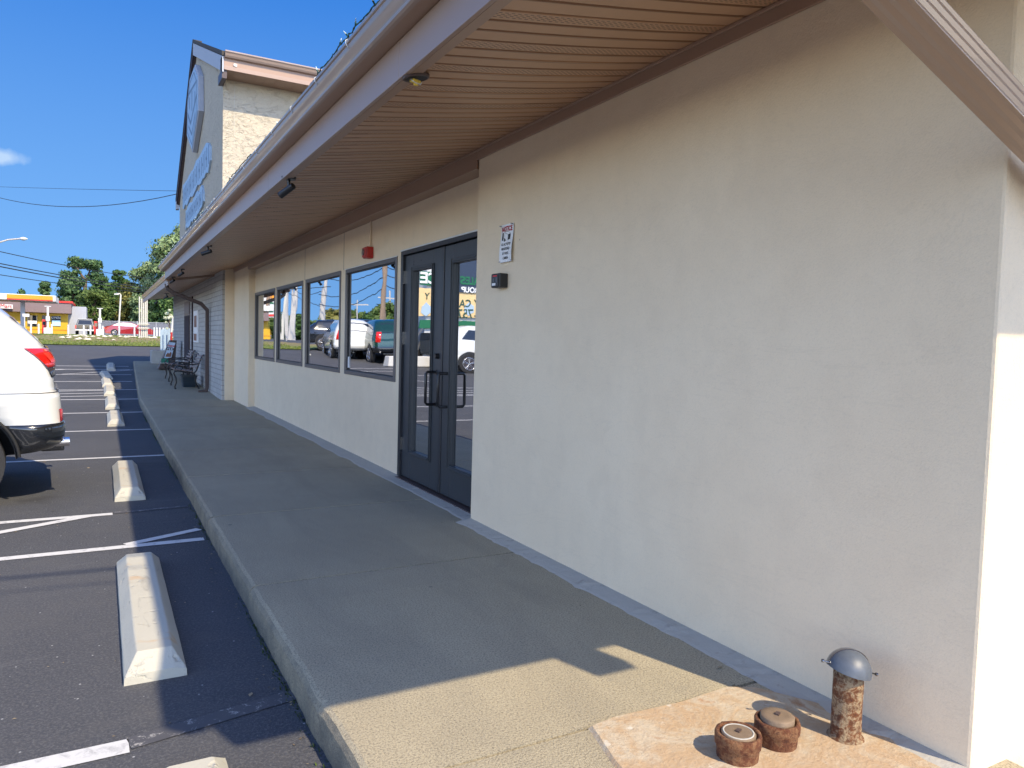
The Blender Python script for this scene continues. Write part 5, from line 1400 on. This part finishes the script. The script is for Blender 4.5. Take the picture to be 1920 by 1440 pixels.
# ------------------------------------------------------------------ trees
def leaf_cloud(clumps, n, size, rs, flat=.5):
    """clumps: list of (centre, radii). leaf quads spread near the clump shells"""
    cs = np.array([c for c, r in clumps]); rr_ = np.array([r for c, r in clumps]); w = (rr_.prod(axis=1))**(.67); w /= w.sum()
    idx = rs.choice(len(clumps), n, p=w); d = rs.normal(size=(n, 3)); d /= np.linalg.norm(d, axis=1)[:, None]
    rad = (1-.5*rs.random(n)**1.4)[:, None]
    pos = cs[idx]+d*rr_[idx]*rad*(1+.24*rs.normal(size=(n, 1)))
    a = rs.normal(size=(n, 3)); a /= np.linalg.norm(a, axis=1)[:, None]
    nrm = d+.7*a; nrm /= np.linalg.norm(nrm, axis=1)[:, None]
    u = np.cross(nrm, rs.normal(size=(n, 3))); u /= np.linalg.norm(u, axis=1)[:, None]; v = np.cross(nrm, u)
    s = (size*(.5+rs.random(n)))[:, None]
    return np.stack([pos-u*s-v*s*flat, pos+u*s-v*s*flat, pos+u*s*.7+v*s*flat, pos-u*s*.6+v*s*flat], 1).reshape(-1, 3)
def fast_mesh(name, vs, mat):
    n = len(vs)//4; m = bpy.data.meshes.new(name); m.vertices.add(len(vs)); m.vertices.foreach_set('co', vs.ravel().astype(np.float32))
    m.loops.add(4*n); m.loops.foreach_set('vertex_index', np.arange(4*n, dtype=np.int32))
    m.polygons.add(n); m.polygons.foreach_set('loop_start', np.arange(0, 4*n, 4, dtype=np.int32)); m.polygons.foreach_set('loop_total', np.full(n, 4, dtype=np.int32))
    m.update(calc_edges=True); m.validate(); m.materials.append(MATS[mat])
    o = bpy.data.objects.new(name, m); COL.objects.link(o); return o
def tree(base, h, w, mat, label, n=3500, leaf=.2, seed=1, trunk_h=.3, nclump=26, group='trees behind the gas station', shape='round', name='tree', open_=1.0):
    rs = np.random.default_rng(seed); t = thing(name, base, label, 'tree', group)
    bx, by, bz = base; clumps = []
    for i in range(nclump):
        if shape == 'cone':
            u = rs.random()**.8; zc = bz+h*(trunk_h+(1-trunk_h)*u); R_ = w/2*(1-u)*.9+.25
        elif shape == 'pine':
            u = rs.random(); zc = bz+h*(trunk_h+(1-trunk_h)*u); R_ = w/2*(.55+.45*math.sin(PI*u))
        else:
            u = rs.random(); zc = bz+h*(trunk_h+(1-trunk_h)*u); R_ = w/2*math.sqrt(max(.05, 1-((u-.42)/.62)**2))
        a = rs.random()*2*PI; q = math.sqrt(rs.random())*.85*R_
        r0 = w*(.11+.10*rs.random())*open_
        clumps.append(((bx+q*math.cos(a), by+q*math.sin(a), min(zc, bz+h-r0*.6)), (r0, r0, r0*(.55 if shape != 'round' else .75))))
    mbt = MB(); top = Vector((bx, by, bz+h*.86))
    mbt.tube([(bx, by, bz-.2), (bx+.1, by, bz+h*.3), (bx-.1*w*.1, by, bz+h*.6), tuple(top)], [h*.03, h*.022, h*.014, h*.005], 8)
    for c, r_ in clumps[::2]:
        zz = bz+(c[2]-bz)*.72; mbt.tube([(bx, by, zz), ((bx+c[0])/2, (by+c[1])/2, (zz+c[2])/2+.1), c], [h*.010, h*.007, h*.003], 5)
    W(mbt, 'trunk', 'bark', t)
    world_child(fast_mesh('crown', leaf_cloud(clumps, int(n*1.7), leaf*.72, rs), mat), t)
    return t
def tp(px0, px1, pytop, Y, mat, label, f=at, **k):
    a = f(px0, 600, Y); b = f(px1, 600, Y); tpz = f((px0+px1)/2, pytop, Y)[2]; z_ = g(Y)
    return tree((float((a[0]+b[0])/2), Y, z_), float(tpz-z_), float(abs(b[0]-a[0])), mat, label, **k)
tp(63, 104, 528, 150, 'leaf_pine', 'small dark conifer rising behind the white canopy', shape='cone', n=3500, leaf=.26, seed=2, name='conifer', trunk_h=.12, nclump=34)
tp(100, 178, 522, 132, 'leaf_pine', 'broad dark evergreen right behind the shop and pickup', n=9000, leaf=.24, seed=3, trunk_h=.02, nclump=70, shape='round', open_=.9)
tp(22, 70, 543, 165, 'leaf_dark', 'low distant tree top barely showing over the canopy', n=2500, leaf=.3, seed=33, trunk_h=.1, nclump=24)
# the open pine with a forked trunk
Y = 138; rs = np.random.default_rng(12)
b_ = at(158, 600, Y); t = thing('pine_tree', (b_[0], Y, gz), 'open topped pine with bare forked trunk above the other trees', 'tree', 'trees behind the gas station')
mb = MB(); fk = at(160, 526, Y)
mb.tube([(b_[0], Y, gz), tuple(at(159, 560, Y)), tuple(fk)], [.4, .32, .26], 8)
mb.tube([tuple(fk), tuple(at(150, 512, Y)), tuple(at(143, 500, Y)), tuple(at(139, 490, Y))], [.2, .16, .12, .06], 7)
mb.tube([tuple(fk), tuple(at(165, 518, Y)), tuple(at(168, 508, Y)), tuple(at(172, 496, Y))], [.2, .16, .12, .06], 7)
mb.tube([tuple(at(150, 512, Y)), tuple(at(136, 512, Y)), tuple(at(125, 515, Y))], [.12, .09, .05], 6)
W(mb, 'trunk', 'bark', t)
cl = []
for px, py, r_ in ((141, 487, 1.0), (147, 491, 1.1), (139, 497, 1.1), (150, 498, .9), (157, 494, .9), (172, 494, 1.1), (179, 493, .9), (183, 499, .9), (175, 503, 1.0), (166, 499, .8), (124, 512, .9), (130, 515, 1.0), (121, 518, .7), (136, 519, .9), (143, 511, .7), (184, 507, .6), (127, 521, .9), (155, 489, .6), (180, 516, 1.1), (174, 522, 1.1), (188, 520, 1.0)):
    c = at(px, py, Y); cl.append(((c[0], Y+rs.normal()*.8, c[2]), (r_, r_, r_*.5)))
world_child(fast_mesh('crown', leaf_cloud(cl, 4200, .17, rs), 'leaf_pine'), t)
tp(160, 232, 520, 126, 'leaf_dark', 'dark leafy tree behind the pump island and lamp post', n=8000, leaf=.22, seed=5, trunk_h=.02, nclump=60)
tp(196, 250, 508, 140, 'leaf_dark', 'dark tree with ragged sparse top left of the tall pale tree', n=3800, leaf=.26, seed=6, trunk_h=.1, nclump=40, open_=.75)
tp(218, 275, 532, 120, 'leaf_olive', 'olive brown tree behind the tall white poles', n=7500, leaf=.2, seed=7, trunk_h=.02, nclump=56)
tp(238, 330, 496, 118, 'leaf_pale', 'pale green tree standing left of the eave corner', n=9000, leaf=.22, seed=8, trunk_h=.12, nclump=60, open_=.9)
tp(282, 420, 425, 112, 'leaf_pale', 'tallest pale green tree rising behind the gable', n=9000, leaf=.26, seed=9, trunk_h=.25, nclump=60, open_=.85)
tp(272, 350, 560, 112, 'leaf_dark', 'dark low tree under the eave end, behind the fence', n=6500, leaf=.22, seed=10, trunk_h=.04, nclump=44)
tp(140, 214, 545, 118, 'leaf_mid', 'bright green rounded tree between the pickup and the lamp post', n=6000, leaf=.2, seed=51, trunk_h=.02, nclump=50)
tp(236, 304, 540, 125, 'leaf_mid', 'green tree filling the gap behind the tall white poles, right of the olive one', n=6000, leaf=.2, seed=52, trunk_h=.02, nclump=50)
tp(308, 326, 580, 100, 'petal_pale', 'pale flowering bush at the brick corner', n=900, leaf=.12, seed=14, trunk_h=.1, nclump=14, group=None, name='bush')
# tree line across the road, seen in the windows
gtr = 'trees reflected in the windows'
mats = ['leaf_mid', 'leaf_dark', 'leaf_mid', 'leaf_olive', 'leaf_mid', 'leaf_dark']
spec = [(485, 560, 585, 170, 'green tree row start reflected in the farthest window'), (535, 585, 592, 130, 'green tree reflected behind the pale poles'), (578, 615, 600, 150, 'small dark tree reflected left of the grey pole'), (600, 668, 582, 110, 'broad green tree reflected in the second window'), (640, 690, 584, 130, 'olive tree reflected left in the nearest window'), (672, 722, 580, 120, 'middle green tree reflected in the nearest window'), (698, 748, 570, 100, 'taller green tree reflected at the right of the nearest window'), (735, 800, 572, 100, 'green tree reflected at the left leaf of the door')]
for i, (a, b, c, Y, lb) in enumerate(spec):
    tp(a, b, c, Y, mats[i % 6], lb, f=atm, n=2600, leaf=.35, seed=20+i, trunk_h=.02, nclump=30, group=gtr, name='tree')
# ragged scrub closing the gap under the crowns
Y = 145; rs = np.random.default_rng(44); cl = []
for px in range(-20, 345, 7):
    c = at(px, 606, Y); cl.append(((c[0], Y+rs.normal(), gz+1.6), (1.5, 1.3, 2.0)))
o = fast_mesh('scrub', leaf_cloud(cl, 12000, .3, rs), 'leaf_dark'); tag(o, 'mass of dark undergrowth beneath the trees beyond the fence', 'undergrowth', kind='stuff')

# ------------------------------------------------------------------ one object for each separate small part
def split_islands(o):
    bm = bmesh.new(); bm.from_mesh(o.data); bmesh.ops.remove_doubles(bm, verts=bm.verts, dist=1e-5)
    bm.verts.ensure_lookup_table(); seen = set(); isl = []
    for v in bm.verts:
        if v.index in seen: continue
        st = [v]; cur = []
        seen.add(v.index)
        while st:
            q = st.pop(); cur.append(q.index)
            for e_ in q.link_edges:
                w_ = e_.other_vert(q)
                if w_.index not in seen: seen.add(w_.index); st.append(w_)
        isl.append(cur)
    if len(isl) < 2 or len(isl) > 100: bm.free(); return
    where = {i: k for k, c in enumerate(isl) for i in c}
    fs = [[] for _ in isl]
    for f in bm.faces: fs[where[f.verts[0].index]].append(([v.index for v in f.verts], f.smooth))
    for k, c in enumerate(isl):
        mp = {i: j for j, i in enumerate(c)}
        m = bpy.data.meshes.new(o.name); m.from_pydata([bm.verts[i].co[:] for i in c], [], [[mp[i] for i in f] for f, _ in fs[k]])
        m.polygons.foreach_set('use_smooth', [q for _, q in fs[k]]); m.update()
        for mt in o.data.materials: m.materials.append(mt)
        if k == 0: o.data, old = m, o.data
        else:
            n = o.copy(); n.data = m; COL.objects.link(n)
    bm.free()
for o in list(COL.objects):
    if o.type == 'MESH' and o.parent and o.name.split('.')[0] in ('control_joint', 'tail_lamp', 'handle_rose', 'screw', 'screw_hole', 'hinge', 'button', 'gutter_hook', 'bulb', 'bulb_socket', 'end_cap', 'letter', 'price_row', 'window_cap', 'side_window', 'posts', 'rail', 'fascia', 'picture', 'glazing_bead', 'eave_return') and o.data.materials[0].name != 'lamp_none':
        split_islands(o)
for o in list(COL.objects):
    if o.name.startswith('posts'): o.name = 'fence_post'
